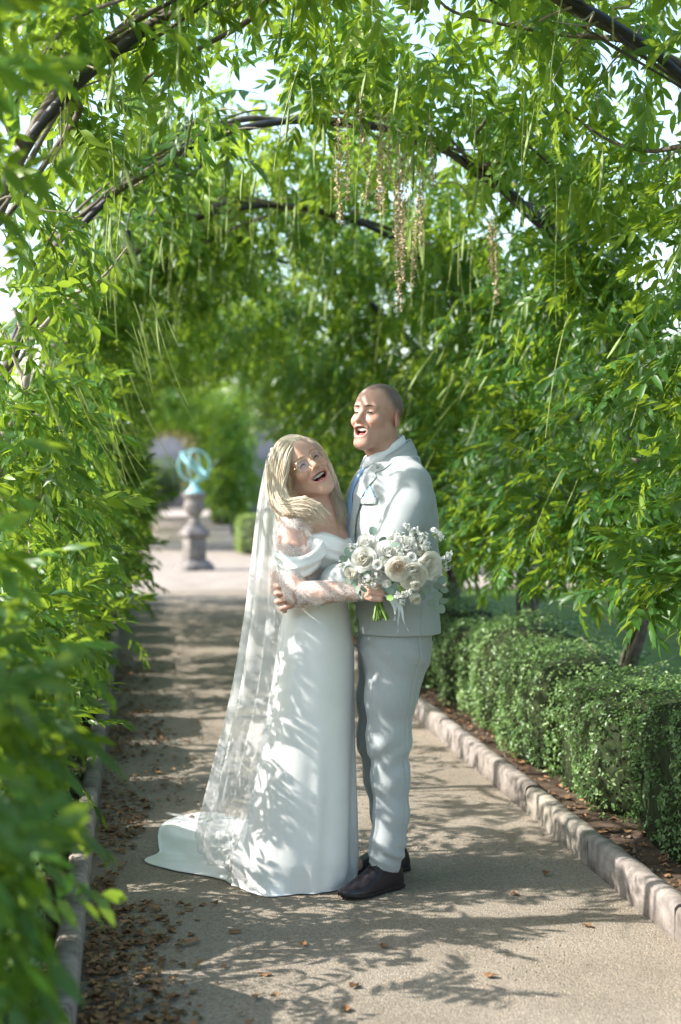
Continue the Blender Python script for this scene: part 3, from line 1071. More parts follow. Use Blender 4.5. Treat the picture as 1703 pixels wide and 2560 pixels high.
def band_ring(R, w, th, Mx, c):
    n = 48
    a = np.linspace(0, 2 * np.pi, n, endpoint=False)
    prof = [(R - th, -w), (R + th, -w), (R + th, w), (R - th, w)]
    v = np.stack([np.stack([p[0] * np.cos(a), p[0] * np.sin(a), np.full(n, p[1])], -1) for p in prof], 1).reshape(-1, 3)
    f = grid_faces(n + 1, 4, True) % (4 * n)
    v = (np.array(Mx.to_3x3()) @ v.T).T + np.array(c)
    mb = MB(); mb.add(v, f)
    return mb


dc = (0, 0, 1.69)
RX = Matrix.Rotation(math.radians(90), 4, 'X')
back = Matrix.Rotation(math.radians(-22), 4, 'Z')
band_ring(0.255, 0.018, 0.016, back @ RX, dc).build('meridian_ring', M['verdigris'], sd)
band_ring(0.235, 0.022, 0.006, back @ Matrix.Rotation(math.radians(42), 4, 'Y') @ Matrix.Rotation(math.radians(14), 4, 'X'), dc).build('equator_ring', M['verdigris'], sd)
band_ring(0.245, 0.010, 0.005, back @ Matrix.Rotation(math.radians(66), 4, 'Z') @ RX, dc).build('colure_ring', M['verdigris'], sd)
mb = MB()
dirv = np.array((back @ Vector((-0.72, 0, 0.69))).to_tuple())
p0, p1 = np.array(dc) - dirv * 0.31, np.array(dc) + dirv * 0.30
add_tube(mb, [p0, p1], 0.008, 8)
add_tube(mb, [p1 - dirv * 0.06, p1 - dirv * 0.03, p1 + dirv * 0.02], [0.036, 0.034, 0.004], 8)
add_tube(mb, [p0 + dirv * 0.10, p0 + dirv * 0.02, p0], [0.01, 0.045, 0.05], 8, flat=0.3)
mb.build('arrow', M['verdigris'], sd)

# ------------------------------------------------------------------ what closes the view
M['wall'] = simple('garden_wall', (0.19, 0.185, 0.20), 0.9, 0.2, 2.5, 0.5, 30, 0.2)
mb = MB(); add_box(mb, (-14, 0, -0.1), (16, 0.4, 3.4), bev=0.03); add_box(mb, (-14.1, -0.08, 3.4), (16.1, 0.48, 3.55), bev=0.03)
tag(mb.build('garden_wall', M['wall'], smooth=False, loc=(0, 62, 0)), 'grey lavender garden wall closing the far end of the walk', 'wall')


def tree(name, x, y, h, rad, label, cat, group, n, seed, size, mat='tree_leaf', trunk=True, z0=-0.03, flat=1.0):
    r = np.random.default_rng(3000 + seed)
    root = empty(name, (x, y, z0), label, cat, group)
    nl = max(7, int(n / 700))
    cs = r.standard_normal((nl, 3)); cs /= np.linalg.norm(cs, axis=1)[:, None]
    cz = h * (0.62 if trunk else 0.5)
    cs = cs * np.array([rad * 0.62, rad * 0.62, h * (0.27 if trunk else 0.33)]) * (0.5 + 0.6 * r.random((nl, 1))) + np.array([0, 0, cz])
    rr = rad * (0.36 + 0.25 * r.random(nl))
    if trunk:
        mb = MB()
        t = np.linspace(0, 1, 10)
        pts = np.stack([0.04 * h * np.sin(t * 3 + seed), 0.03 * h * np.sin(t * 2), t * h * 0.7], 1)
        add_tube(mb, pts, np.linspace(h * 0.028, h * 0.008, 10), 8)
        for c in cs[:6]:
            add_tube(mb, catmull([pts[5], (pts[7] + c) / 2, c], 8), np.linspace(h * 0.011, h * 0.003, 8), 5)
        mb.build('trunk', M['bark'], root)
    ci = r.integers(0, nl, n)
    d = r.standard_normal((n, 3)); d /= np.linalg.norm(d, axis=1)[:, None]
    p = cs[ci] + d * (rr[ci] * (0.55 + 0.5 * r.random(n) ** 0.5))[:, None] * np.array([1, 1, 0.8 * flat])
    p[:, 2] = np.maximum(p[:, 2], 0.05)
    v, f, c = leaf_cloud(p, d * 0.5 + np.array([0, 0, 0.5]), size, r, 0.9, np.clip(0.45 + 0.2 * r.standard_normal(n) + 0.2 * (r.random(nl)[ci] - 0.5), 0, 1))
    mb = MB(); mb.add(v, f, c)
    tag(mb.build('crown', M[mat], root, smooth=False), kind='stuff')
    return root


for k, (x, y, h, rd) in enumerate([(-1.6, 56, 3.0, 1.5), (2.9, 57, 3.6, 1.6), (0.8, 59.5, 2.6, 1.6), (-4.0, 55, 3.0, 1.7)]):
    tree('shrub', x, y, h, rd, ['tall grey green shrub left in front of the far wall', 'rounded shrub right in front of the far wall',
         'low dark shrub in the middle before the far wall', 'broad shrub at the far left before the wall'][k], 'shrub', 'shrubs before the far wall', 3500, k, 0.09, 'tree_leaf', False, 0.25)
for k, (x, y, h, rd) in enumerate([(-3, 78, 9, 5), (8, 74, 8, 4.5), (3, 90, 13, 7), (18, 60, 8, 5), (26, 74, 10, 6), (14, 44, 6.5, 4), (-13, 66, 9, 5), (34, 54, 9, 6)]):
    tree('background_tree', x, y, h, rd, 'soft green tree far off, ' + ['just left of the tunnel end', 'right behind the wall', 'tallest one behind the wall', 'beyond the right hand wisteria', 'far off on the right hillside',
         'closest one right of the tunnel', 'far left behind the wall', 'outermost on the right'][k], 'tree', 'trees far behind the tunnel', 5200, 20 + k, 0.2)
for k, (x, y, h, rd) in enumerate([(5.0, 6.5, 1.7, 1.1), (5.6, 9.5, 2.2, 1.4), (5.2, 13, 2.0, 1.4), (6.4, 17, 2.6, 1.8), (4.6, 22.0, 2.4, 1.5), (4.4, 26.0, 2.6, 1.4)]):
    tree('shrub', x, y, h, rd, 'loose green garden shrub outside the tunnel on the right, ' + ['closest', 'second', 'third', 'fourth', 'beside the terrace', 'beyond the terrace'][k], 'shrub', 'shrubs right of the tunnel', 3800, 40 + k, 0.055, 'tree_leaf', False)
for k, (x, y, h, rd) in enumerate([(-4.0, 7, 1.3, 1.0), (-4.4, 11, 1.5, 1.2), (-4.2, 16, 1.6, 1.3)]):
    tree('shrub', x, y, h, rd, 'low garden shrub outside the tunnel on the left, ' + ['closest', 'middle one', 'farthest'][k], 'shrub', 'shrubs left of the tunnel', 2600, 50 + k, 0.055, 'tree_leaf', False)
tree('shrub', -2.15, 1.9, 2.7, 1.15, 'added unseen shrub outside the tunnel, shading the nearest left vine', 'shrub', 'shrubs left of the tunnel', 7000, 58, 0.05, 'tree_leaf', False)  # unseen shrub, added to cast shade on the near-left foliage
# wooded slope on the right
xs = np.linspace(20, 300, 40); ys = np.linspace(-20, 420, 40)
gx, gy = np.meshgrid(xs, ys, indexing='ij')
gz = -0.1 + 24 * fstep(gx, 45, 150) + 1.5 * vnoise(np.stack([gx * 0.03, gy * 0.03, gx * 0], -1), 4) * fstep(gx, 30, 80)
mb = MB(); mb.add(np.stack([gx, gy, gz], -1).reshape(-1, 3), grid_faces(40, 40)[:, ::-1])
tag(mb.build('hill', M['lawn']), kind='structure')

# ------------------------------------------------------------------ festoon lamps
t = NT('clear_glass')
gl = t.n('ShaderNodeBsdfGlossy', {'Roughness': 0.05, 'Color': (0.9, 0.92, 0.95, 1)})
tp = t.n('ShaderNodeBsdfTransparent', {'Color': (0.93, 0.95, 0.96, 1)})
fr = t.n('ShaderNodeFresnel', {'IOR': 1.5})
mxs = t.n('ShaderNodeMixShader', {0: fr.outputs[0]})
t.t.links.new(tp.outputs[0], mxs.inputs[1]); t.t.links.new(gl.outputs[0], mxs.inputs[2])
M['glass'] = t.surf(mxs)
M['black_plastic'] = simple('black_plastic', (0.015, 0.015, 0.017), 0.4, 0.2, 30)
mb = MB(); lathe(mb, [(0.0, -0.10), (0.012, -0.098), (0.024, -0.088), (0.029, -0.07), (0.026, -0.052), (0.016, -0.037), (0.011, -0.03)], 16); me_bulb = mb.mesh('bulb', M['glass'])
mb = MB(); lathe(mb, [(0.0, 0.012), (0.008, 0.012), (0.014, 0.0), (0.014, -0.032), (0.011, -0.036), (0.0, -0.036)], 12); me_sock = mb.mesh('socket', M['black_plastic'])
for k, (px, py, D, lab) in enumerate([(322, 585, 6.5, 'clear globe lamp hanging at the left shoulder of the second arch'), (70, 1130, 5.9, 'clear globe lamp low on the left, among the vine stems'), (1133, 735, 8.6, 'clear globe lamp on the right, high behind the man')]):
    w = FWD * D + RGT * ((px - 851.5) / 3548 * D) + np.array([0, 0, CAMH - (py - 1205) / 3548 * D])
    root = empty('festoon_lamp', w, lab, 'lamp', 'festoon lamps')
    link('socket', me_sock, root)
    link('bulb', me_bulb, root)
    mb = MB(); add_tube(mb, catmull([(0, 0, 0.01), (0.0, 0.01, 0.06), (0.02, 0.05, 0.12), (0.05, 0.3, 0.15)], 14), 0.003, 6)
    mb.build('cable', M['black_plastic'], root)
# ------------------------------------------------------------------ sculpting by distance fields
class SDF:
    def __init__(s, xs, ys, zs):
        s.xs, s.ys, s.zs = (np.asarray(q, np.float32) for q in (xs, ys, zs))
        s.d = np.full((len(xs), len(ys), len(zs)), 9.0, np.float32)

    def _blk(s, lo, hi):
        r = []
        for ax, l, h in zip((s.xs, s.ys, s.zs), lo, hi):
            a, b = np.searchsorted(ax, l), np.searchsorted(ax, h)
            r.append(slice(max(a - 1, 0), min(b + 1, len(ax))))
        P = np.stack(np.meshgrid(s.xs[r[0]], s.ys[r[1]], s.zs[r[2]], indexing='ij'), -1)
        return tuple(r), P

    def op(s, fn, lo, hi, k=0.0, mode='un'):
        pad = k + 0.012
        b, P = s._blk(np.asarray(lo) - pad, np.asarray(hi) + pad)
        if P.size == 0:
            return
        f = fn(P)
        a = s.d[b]
        if mode == 'un':
            if k > 0:
                h = np.clip(0.5 + 0.5 * (f - a) / k, 0, 1)
                s.d[b] = f + (a - f) * h - k * h * (1 - h)
            else:
                s.d[b] = np.minimum(a, f)
        else:
            f = -f
            if k > 0:
                h = np.clip(0.5 - 0.5 * (f - a) / k, 0, 1)
                s.d[b] = f + (a - f) * h + k * h * (1 - h)
            else:
                s.d[b] = np.maximum(a, f)

    def cone(s, p0, r0, p1, r1, k=0.0, mode='un'):
        p0, p1 = np.asarray(p0, float), np.asarray(p1, float)
        v = p1 - p0
        L2 = v @ v + 1e-12
        def fn(P):
            q = P - p0
            t = np.clip((q @ v) / L2, 0, 1)
            return np.linalg.norm(q - t[..., None] * v, axis=-1) - (r0 + (r1 - r0) * t)
        m = max(r0, r1)
        s.op(fn, np.minimum(p0, p1) - m, np.maximum(p0, p1) + m, k, mode)

    def chain(s, pts, rad, k=0.0, mode='un'):
        for i in range(len(pts) - 1):
            s.cone(pts[i], rad[i], pts[i + 1], rad[i + 1], k, mode)

    def ell(s, c, r, B=None, k=0.0, mode='un'):
        c = np.asarray(c, float); r = np.asarray(r, float)
        B = np.eye(3) if B is None else np.asarray(B)      # rows = axes
        def fn(P):
            q = (P - c) @ B.T
            k0 = np.linalg.norm(q / r, axis=-1)
            k1 = np.linalg.norm(q / (r * r), axis=-1) + 1e-9
            return k0 * (k0 - 1) / k1
        ext = np.sqrt(((B * r[:, None]) ** 2).sum(0))
        s.op(fn, c - ext, c + ext, k, mode)

    def loft(s, zk, cx, cy, ra, rb, A, Bv, k=0.0, mode='un', p=2.0):
        """stack of ellipses, axes A and Bv (2-D unit vectors), radii ra rb, interpolated over z"""
        zk = np.asarray(zk, float)
        o = np.argsort(zk)
        tab = [np.asarray(q, float)[o] for q in (cx, cy, ra, rb)]
        zk = zk[o]
        zf = np.linspace(zk[0], zk[-1], 200)
        sm = []
        for q in tab:
            v = np.interp(zf, zk, q)
            ker = np.ones(15) / 15
            sm.append(np.convolve(np.pad(v, 7, mode='edge'), ker, 'valid'))
        def fn(P):
            z = P[..., 2]
            c0, c1, a, b = (np.interp(z, zf, q) for q in sm)
            dx, dy = P[..., 0] - c0, P[..., 1] - c1
            u = (dx * A[0] + dy * A[1]) / a
            w = (dx * Bv[0] + dy * Bv[1]) / b
            rr = (np.abs(u) ** p + np.abs(w) ** p) ** (1 / p)
            d = (rr - 1) * np.minimum(a, b)
            return np.maximum(d, np.maximum(zk[0] - z, z - zk[-1]))
        m = max(tab[2].max(), tab[3].max())
        s.op(fn, (min(tab[0]) - m, min(tab[1]) - m, zk[0]), (max(tab[0]) + m, max(tab[1]) + m, zk[-1]), k, mode)

    def displace(s, fn, band=0.03):
        idx = np.where(np.abs(s.d) < band)
        P = np.stack([s.xs[idx[0]], s.ys[idx[1]], s.zs[idx[2]]], -1)
        s.d[idx] += fn(P)

    def val(s, P):
        P = np.atleast_2d(P)
        i = [np.clip(np.searchsorted(ax, P[:, k]), 1, len(ax) - 1) for k, ax in enumerate((s.xs, s.ys, s.zs))]
        i = [np.where(np.abs(ax[j - 1] - P[:, k]) < np.abs(ax[j] - P[:, k]), j - 1, j) for k, (ax, j) in enumerate(zip((s.xs, s.ys, s.zs), i))]
        return s.d[i[0], i[1], i[2]]

    def hit(s, p, d, step=0.001, n=90):
        """first surface point from p along d"""
        p, d = np.asarray(p, float), np.asarray(d, float)
        q = p[None] + d[None] * (np.arange(n) * step)[:, None]
        v = s.val(q)
        w = np.where(v < 0)[0]
        return q[w[0]] if len(w) else q[n // 2]

    def mesh(s):
        d = s.d
        sg = d < 0
        nx, ny, nz = d.shape
        cnt = np.zeros((nx - 1, ny - 1, nz - 1), np.int8)
        for a in (0, 1):
            for b in (0, 1):
                for c in (0, 1):
                    cnt += sg[a:nx - 1 + a, b:ny - 1 + b, c:nz - 1 + c]
        act = (cnt > 0) & (cnt < 8)
        I, J, K = np.where(act)
        idx = np.full(act.shape, -1, np.int64)
        idx[I, J, K] = np.arange(len(I))
        cor = {}
        for a in (0, 1):
            for b in (0, 1):
                for c in (0, 1):
                    cor[a, b, c] = d[I + a, J + b, K + c]
        acc = np.zeros((len(I), 3)); num = np.zeros(len(I))
        edges = []
        for b in (0, 1):
            for c in (0, 1):
                edges += [((0, b, c), (1, b, c)), ((b, 0, c), (b, 1, c)), ((b, c, 0), (b, c, 1))]
        for p, q in edges:
            v0, v1 = cor[p], cor[q]
            m = (v0 < 0) != (v1 < 0)
            t = np.where(m, v0 / (v0 - v1 + 1e-20), 0)
            pos = np.stack([p[k] + t * (q[k] - p[k]) for k in range(3)], 1)
            acc += np.where(m[:, None], pos, 0); num += m
        acc /= num[:, None]
        def co(ax, i, t):
            return ax[i] + t * (ax[i + 1] - ax[i])
        V = np.stack([co(s.xs, I, acc[:, 0]), co(s.ys, J, acc[:, 1]), co(s.zs, K, acc[:, 2])], 1)
        F = []
        for ax in range(3):
            a = [slice(1, -1)] * 3; b = [slice(1, -1)] * 3
            a[ax] = slice(0, -1); b[ax] = slice(1, None)
            s0, s1 = sg[tuple(a)], sg[tuple(b)]
            w = np.where(s0 != s1)
            if not len(w[0]):
                continue
            g = [w[k] + (0 if k == ax else 1) for k in range(3)]
            u, v = (ax + 1) % 3, (ax + 2) % 3
            quad = []
            for du, dv in ((1, 1), (0, 1), (0, 0), (1, 0)):
                q = [g[0].copy(), g[1].copy(), g[2].copy()]
                q[u] = q[u] - du; q[v] = q[v] - dv
                quad.append(idx[q[0], q[1], q[2]])
            quad = np.stack(quad, 1)
            flip = ~s0[w]
            quad[flip] = quad[flip][:, ::-1]
            F.append(quad)
        F = np.concatenate(F)
        F = F[(F >= 0).all(1)]
        return V, F


def axis(lo, hi, h):
    return np.arange(lo, hi + h, h)


def Q(px, py, y):
    D = D0 + y
    return np.array([(px - 851.5) * D / 3548, y, CAMH - (py - 1205) * D / 3548])


def nrm(v):
    v = np.asarray(v, float)
    return v / np.linalg.norm(v)


def smooth01(x, a, b):
    t = np.clip((x - a) / (b - a), 0, 1)
    return t * t * (3 - 2 * t)


class Head:
    def __init__(s, C, F, U, sc=1.0):
        s.C = np.asarray(C, float)
        s.U = nrm(U)
        F = np.asarray(F, float)
        s.F = nrm(F - s.U * (F @ s.U))
        s.X = np.cross(s.F, s.U)
        s.B = np.stack([s.X, s.F, s.U])
        s.sc = sc

    def w(s, p):
        return s.C + s.sc * (np.asarray(p, float) @ s.B)

    def l(s, P):
        return ((P - s.C) @ s.B.T) / s.sc


def sculpt_head(S, H, male, mouth):
    sc = H.sc
    e = lambda c, r, k=0.02, mode='un': S.ell(H.w(c), np.array(r) * sc, H.B, k * sc, mode)
    cn = lambda a, ra, b, rb, k=0.01, mode='un': S.cone(H.w(a), ra * sc, H.w(b), rb * sc, k * sc, mode)
    mw, mh, mz = mouth
    e((0, -0.018, 0.043), (0.076, 0.097, 0.086))
    e((0, 0.022, 0.036), (0.066, 0.072, 0.066), 0.03)
    e((0, 0.032, -0.036), (0.058, 0.060, 0.072), 0.03)
    for sx in (-1, 1):
        cn((sx * 0.056, -0.005, -0.050), 0.017, (sx * 0.020, 0.070, -0.108), 0.016 if male else 0.014, 0.035)
        e((sx * 0.040, 0.058, -0.022), (0.027, 0.026, 0.022), 0.02)
        e((sx * 0.036, 0.073, -0.030), (0.019, 0.017, 0.016), 0.014)
    e((0, 0.070, -0.112), (0.024, 0.022, 0.019), 0.022)
    cn((-0.042, 0.070, 0.026), 0.011, (0.042, 0.070, 0.026), 0.011, 0.016)
    cn((-0.02, 0.080, 0.024), 0.010, (0.02, 0.080, 0.024), 0.010, 0.016)
    for sx in (-1, 1):
        e((sx * 0.031, 0.099, 0.007), (0.018, 0.018, 0.0125), 0.013, 'sub')
        e((sx * 0.031, 0.0755, 0.006), (0.0145, 0.0125, 0.0115), 0.006)
    cn((0, 0.086, 0.014), 0.0085, (0, 0.109, -0.024), 0.0125 if male else 0.0105, 0.010)
    for sx in (-1, 1):
        e((sx * 0.0135, 0.095, -0.030), (0.009, 0.011, 0.008), 0.008)
        e((sx * 0.007, 0.104, -0.0375), (0.0042, 0.006, 0.004), 0.003, 'sub')
    for sx in (-1, 1):
        S.chain([H.w((sx * 0.019, 0.098, -0.027)), H.w((sx * 0.034, 0.088, -0.045)), H.w((sx * 0.043, 0.072, -0.072))], [0.003 * sc, 0.0042 * sc, 0.003 * sc], 0.007 * sc, 'sub')
    # mouth: lips as a ring, then the open cavity
    n = 20
    ring = []
    for i in range(n + 1):
        a = 2 * math.pi * i / n
        x = mw * math.cos(a)
        z = mz + mh * math.sin(a) * (1.0 if math.sin(a) < 0 else 0.62) + 0.62 * (x / mw) ** 2 * mh
        y = 0.0925 - 8.5 * x * x - (0.004 if math.sin(a) < 0 else 0.0)
        ring.append(((x, y, z), 0.0042 + 0.0022 * abs(math.sin(a))))
    e((0, 0.072, mz), (mw * 1.25, 0.022, mh * 1.6), 0.02)
    for i in range(n):
        cn(ring[i][0], ring[i][1], ring[i + 1][0], ring[i + 1][1], 0.006)
    e((0, 0.094, mz + 0.0025), (mw * 0.94, 0.028, mh * 0.80), 0.003, 'sub')
    for sx in (-1, 1):
        e((sx * mw * 0.55, 0.090, mz + mh * 0.28), (mw * 0.42, 0.026, mh * 0.42), 0.004, 'sub')
    # ears
    for sx in (-1, 1):
        Be = np.stack([nrm(H.X * sx - 0.45 * H.F), nrm(H.F + 0.45 * sx * H.X), H.U])
        S.ell(H.w((sx * 0.081, -0.022, -0.002)), np.array((0.009, 0.020, 0.034)) * sc * (1.08 if male else 0.95), Be, 0.008 * sc)
        S.ell(H.w((sx * 0.090, -0.018, 0.002)), np.array((0.007, 0.010, 0.018)) * sc, Be, 0.004 * sc, 'sub')
    return ring


SKIN_DET = []


def face_bits(S, H, parent, off, mouth, brow_col, male):
    mw, mh, mz = mouth
    def onface(x, z, lift=0.0):
        p = S.hit(H.w((x, 0.14, z)), -H.F, 0.0006, 160)
        return p + H.F * lift
    # eyes: a white sliver with iris under the lid
    for sx in (-1, 1):
        mb = MB()
        xs = np.linspace(0.019, 0.0435, 9) * sx
        arc = 0.0050 - 26 * (np.abs(xs) - 0.031) ** 2 if male else 0.0062 - 42 * (np.abs(xs) - 0.031) ** 2
        pts = [onface(x, z, 0.0003) for x, z in zip(xs, arc)]
        add_tube(mb, pts, np.array([0.0008, 0.0019, 0.0026, 0.003, 0.003, 0.003, 0.0026, 0.002, 0.001]) * (1.1 if male else 1.0), 6, col=(1, 1, 1))
        mb.build('eye_line', M['lash'], parent, off=off)
        if male:
            mb = MB()
            xs = np.linspace(0.024, 0.038, 6) * sx
            pts = [onface(x, 0.0022 - 26 * (abs(x) - 0.031) ** 2, 0.0004) for x in xs]
            add_tube(mb, pts, [0.0006, 0.0013, 0.0015, 0.0015, 0.0013, 0.0006], 6)
            mb.build('eye_white', M['tooth'], parent, off=off)
        mb = MB()
        xs = np.linspace(0.012, 0.050, 10) * sx
        zz = 0.0255 + 0.004 * np.sin(np.linspace(0.2, 2.6, 10)) - (0.0 if male else -0.003)
        pts = [onface(x, z, 0.0006) for x, z in zip(xs, zz)]
        add_tube(mb, pts, np.array([0.0016, 0.0026, 0.003, 0.003, 0.0028, 0.0026, 0.0022, 0.0018, 0.0012, 0.0006]) * (1.25 if male else 0.7), 6, col=brow_col)
        mb.build('eyebrow', M['hair_short'], parent, off=off)
    # teeth rows
    for up in (True, False):
        mb = MB()
        n = 10 if up else 8
        ww = mw * (0.80 if up else 0.62)
        for i in range(n):
            x0, x1 = -ww + 2 * ww * i / n + 0.0003, -ww + 2 * ww * (i + 1) / n - 0.0003
            ys = lambda x: 0.0845 - 9 * x * x
            if up:
                zt = mz + mh * 0.62
                zb = mz + mh * (0.14 if 2 < i < 7 else 0.24)
            else:
                zt, zb = mz - mh * 0.52, mz - mh * 0.9
            v = []
            for x in (x0, x1):
                y = ys(x)
                v += [(x, y, zb), (x, y + 0.0005, zt), (x, y - 0.006, zt), (x, y - 0.006, zb)]
            v = np.array([H.w(q) for q in v])
            mb.add(v, [[0, 4, 5, 1], [1, 5, 6, 2], [2, 6, 7, 3], [3, 7, 4, 0], [0, 1, 2, 3], [4, 7, 6, 5]])
        mb.build('teeth', M['tooth'], parent, smooth=False, off=off)
    mb = MB()
    nu, nv = 8, 12
    th = np.linspace(0, math.pi, nu); ph = np.linspace(0, 2 * math.pi, nv, endpoint=False)
    d = np.stack([np.sin(th)[:, None] * np.cos(ph), np.cos(th)[:, None] + 0 * ph, np.sin(th)[:, None] * np.sin(ph)], -1) * np.array([mw * 0.55, 0.016, mh * 0.42])
    d = d.reshape(-1, 3) + np.array([0, 0.072, mz - mh * 0.52])
    mb.add(np.array([H.w(q) for q in d]), grid_faces(nu, nv, True))
    mb.build('tongue', M['tongue'], parent, off=off)


def head_colour(V, H, base, lip, ring_mouth, male):
    mw, mh, mz = ring_mouth
    p = H.l(V)
    col = np.tile(np.array(base, float), (len(V), 1))
    near = (np.abs(p) < 0.16).all(1)
    x, y, z = p.T
    def blend(m, c):
        nonlocal col
        m = (m * near)[:, None]
        col = col * (1 - m) + np.array(c) * m
    # warm cheeks and nose, ears
    ck = np.exp(-(((np.abs(x) - 0.042) / 0.024) ** 2 + ((z + 0.022) / 0.024) ** 2)) * (y > 0.03)
    blend(0.42 * ck, (base[0] * 1.0, base[1] * 0.68, base[2] * 0.62))
    ns = np.exp(-((x / 0.016) ** 2 + ((z + 0.024) / 0.016) ** 2)) * (y > 0.09)
    blend(0.4 * ns, (base[0], base[1] * 0.68, base[2] * 0.62))
    er = smooth01(np.abs(x), 0.074, 0.084) * (np.abs(z) < 0.04)
    blend(0.5 * er, (base[0], base[1] * 0.66, base[2] * 0.6))
    # lips
    a = np.arctan2((z - mz) / mh, x / mw)
    zz = z - 0.62 * np.clip(np.abs(x) / mw, 0, 1.2) ** 2 * mh
    rr = np.hypot(x / mw, (zz - mz) / (mh * np.where(zz > mz, 0.62, 1.0)))
    lp = np.exp(-((rr - 1.0) / 0.20) ** 2) * (y > 0.06)
    blend(np.clip(lp * 1.1, 0, 1) * (0.75 if male else 0.9), lip)
    cav = (rr < 0.93) & (y > 0.03) & (y < 0.0885 - 8 * x * x)
    blend(cav * 1.0, (0.10, 0.016, 0.016))
    if male:
        f = -0.75 * y + 0.65 * z + 0.008 * np.cos(np.abs(x) * 60)
        f = f + 0.006 * vnoise(p * 60, 3)
        m = smooth01(f, 0.002, 0.042) * smooth01(z, -0.055, -0.03)
        blend(0.84 * m, (0.10, 0.072, 0.06))
        # stubble shade along the jaw
        bd = smooth01(-z, 0.045, 0.075) * smooth01(y, -0.02, 0.02) * (rr > 1.2)
        blend(0.22 * bd, (0.33, 0.22, 0.18))
    return col


def skin_material(name):
    t = NT(name)
    a = t.n('ShaderNodeVertexColor', layer_name='col')
    nz = t.noise(38, 4)
    c = t.mix(1.0, a.outputs[0], t.ramp(nz, [(0.25, (0.88, 0.84, 0.82)), (0.75, (1.06, 1.05, 1.05))]).outputs[0], 'MULTIPLY')
    p = t.n('ShaderNodeBsdfPrincipled', {'Base Color': c, 'Roughness': 0.48, 'Specular IOR Level': 0.4, 'Subsurface Weight': 0.18,
                                         'Subsurface Radius': (0.010, 0.004, 0.002), 'Subsurface Scale': 0.6,
                                         'Normal': t.bump(t.noise(420, 2), 0.12, 0.002)})
    return t.surf(p)


M['skin'] = skin_material('skin')
M['lash'] = simple('eyelash', (0.03, 0.018, 0.012), 0.5, 0.2, 60)
M['tooth'] = simple('teeth', (0.78, 0.74, 0.66), 0.3, 0.06, 60, spec=0.5)
M['tongue'] = simple('tongue', (0.45, 0.12, 0.12), 0.35, 0.15, 60)
M['hair_short'] = simple('short_hair', (0.9, 0.9, 0.9), 0.6, 0.2, 120, attr=True)

# ------------------------------------------------------------------ the groom
gS = np.array([0.25, -0.97]); gS /= np.linalg.norm(gS)           # towards his left (camera side)
gF = np.array([-0.97, -0.25]); gF /= np.linalg.norm(gF)
g3 = lambda s, f, z, c=(0.188, -0.01): np.array([c[0] + s * gS[0] + f * gF[0], c[1] + s * gS[1] + f * gF[1], z])
G_OFF = np.array([0.17, -0.02, 0.0])
groom = empty('person', c2w(G_OFF), 'laughing man in a pale grey suit and light blue tie, facing the bride', 'person', rot=(0, 0, -YAW))
HG = Head((0.130, -0.035, 1.655), (-0.64, -0.77, 0.13), (0.10, 0.08, 1.0), 0.945)
MOUTH_G = (0.0285, 0.0225, -0.0680)
g_sh = np.array([0.255, -0.150, 1.405])
g_el = Q(966, 1402, -0.285)
g_wr = np.array([-0.085, -0.170, 1.045])
g_sh2, g_el2, g_wr2 = np.array([0.14, 0.145, 1.405]), np.array([0.03, 0.30, 1.13]), np.array([-0.13, 0.17, 1.06])

S = SDF(axis(-0.27, 0.40, 0.003), axis(-0.37, 0.37, 0.003), np.concatenate([np.arange(0.03, 0.94, 0.010), np.arange(0.94, 1.09, 0.003), np.arange(1.09, 1.46, 0.006), np.arange(1.46, 1.83, 0.0025)]))
nb = g3(-0.0, 0.0, 1.46, (0.182, -0.015))
S.chain([HG.w((0, -0.035, -0.02)), HG.w((0, -0.03, -0.085)), nb], [0.058, 0.059, 0.068], 0.02)
S.cone(g3(-0.13, 0, 1.40), 0.05, g3(0.13, 0, 1.40), 0.05, 0.06)
GB = np.array([[gS[0], gS[1], 0], [gF[0], gF[1], 0], [0, 0, 1]])
S.ell(g3(0, 0.0, 1.25), (0.13, 0.085, 0.20), GB, 0.05)
S.ell(g3(0, 0, 0.98), (0.125, 0.085, 0.20), GB, 0.05)
legN = [Q(985, 1660, -0.09), Q(972, 1850, -0.11), Q(978, 1950, -0.12), Q(962, 2150, -0.145)]
legF = [Q(960, 1660, 0.08), Q(945, 1850, 0.09), Q(955, 1950, 0.10), Q(982, 2115, 0.115)]
for lg in (legN, legF):
    S.chain([*lg, lg[-1] + np.array([-0.02, -0.01, -0.06])], [0.07, 0.055, 0.048, 0.033, 0.03], 0.03)
S.chain([g_sh, g_el, g_wr], [0.05, 0.038, 0.027], 0.01)
S.chain([g_sh2, g_el2, g_wr2], [0.05, 0.038, 0.028], 0.01)
# left hand round the bride's back: palm, four fingers, thumb
palm = np.array([-0.140, -0.172, 1.030])
S.chain([g_wr, palm + np.array([0.02, 0, 0.004]), palm + np.array([-0.03, 0.004, -0.002])], [0.027, 0.027, 0.026], 0.02)
S.ell(palm, (0.052, 0.019, 0.040), None, 0.02)
for i, (z0, L, tw) in enumerate(((0.032, 1.0, 0.0), (0.011, 1.06, -0.002), (-0.011, 1.0, -0.004), (-0.031, 0.86, -0.008))):
    kn = palm + np.array([-0.040 + (0.010 if i == 3 else 0), -0.004, z0])
    m1 = kn + np.array([-0.033 * L, 0.010, 0.001 - 0.004 * i])
    m2 = m1 + np.array([-0.010 * L, 0.030, tw])
    tp_ = m2 + np.array([0.012, 0.030, tw])
    S.chain([kn, m1, m2, tp_], [0.0125, 0.0105, 0.0095, 0.0085], 0.004)
S.chain([palm + np.array([0.012, -0.006, 0.034]), palm + np.array([-0.022, 0.002, 0.056]), palm + np.array([-0.048, 0.014, 0.054])], [0.0145, 0.0115, 0.0095], 0.008)
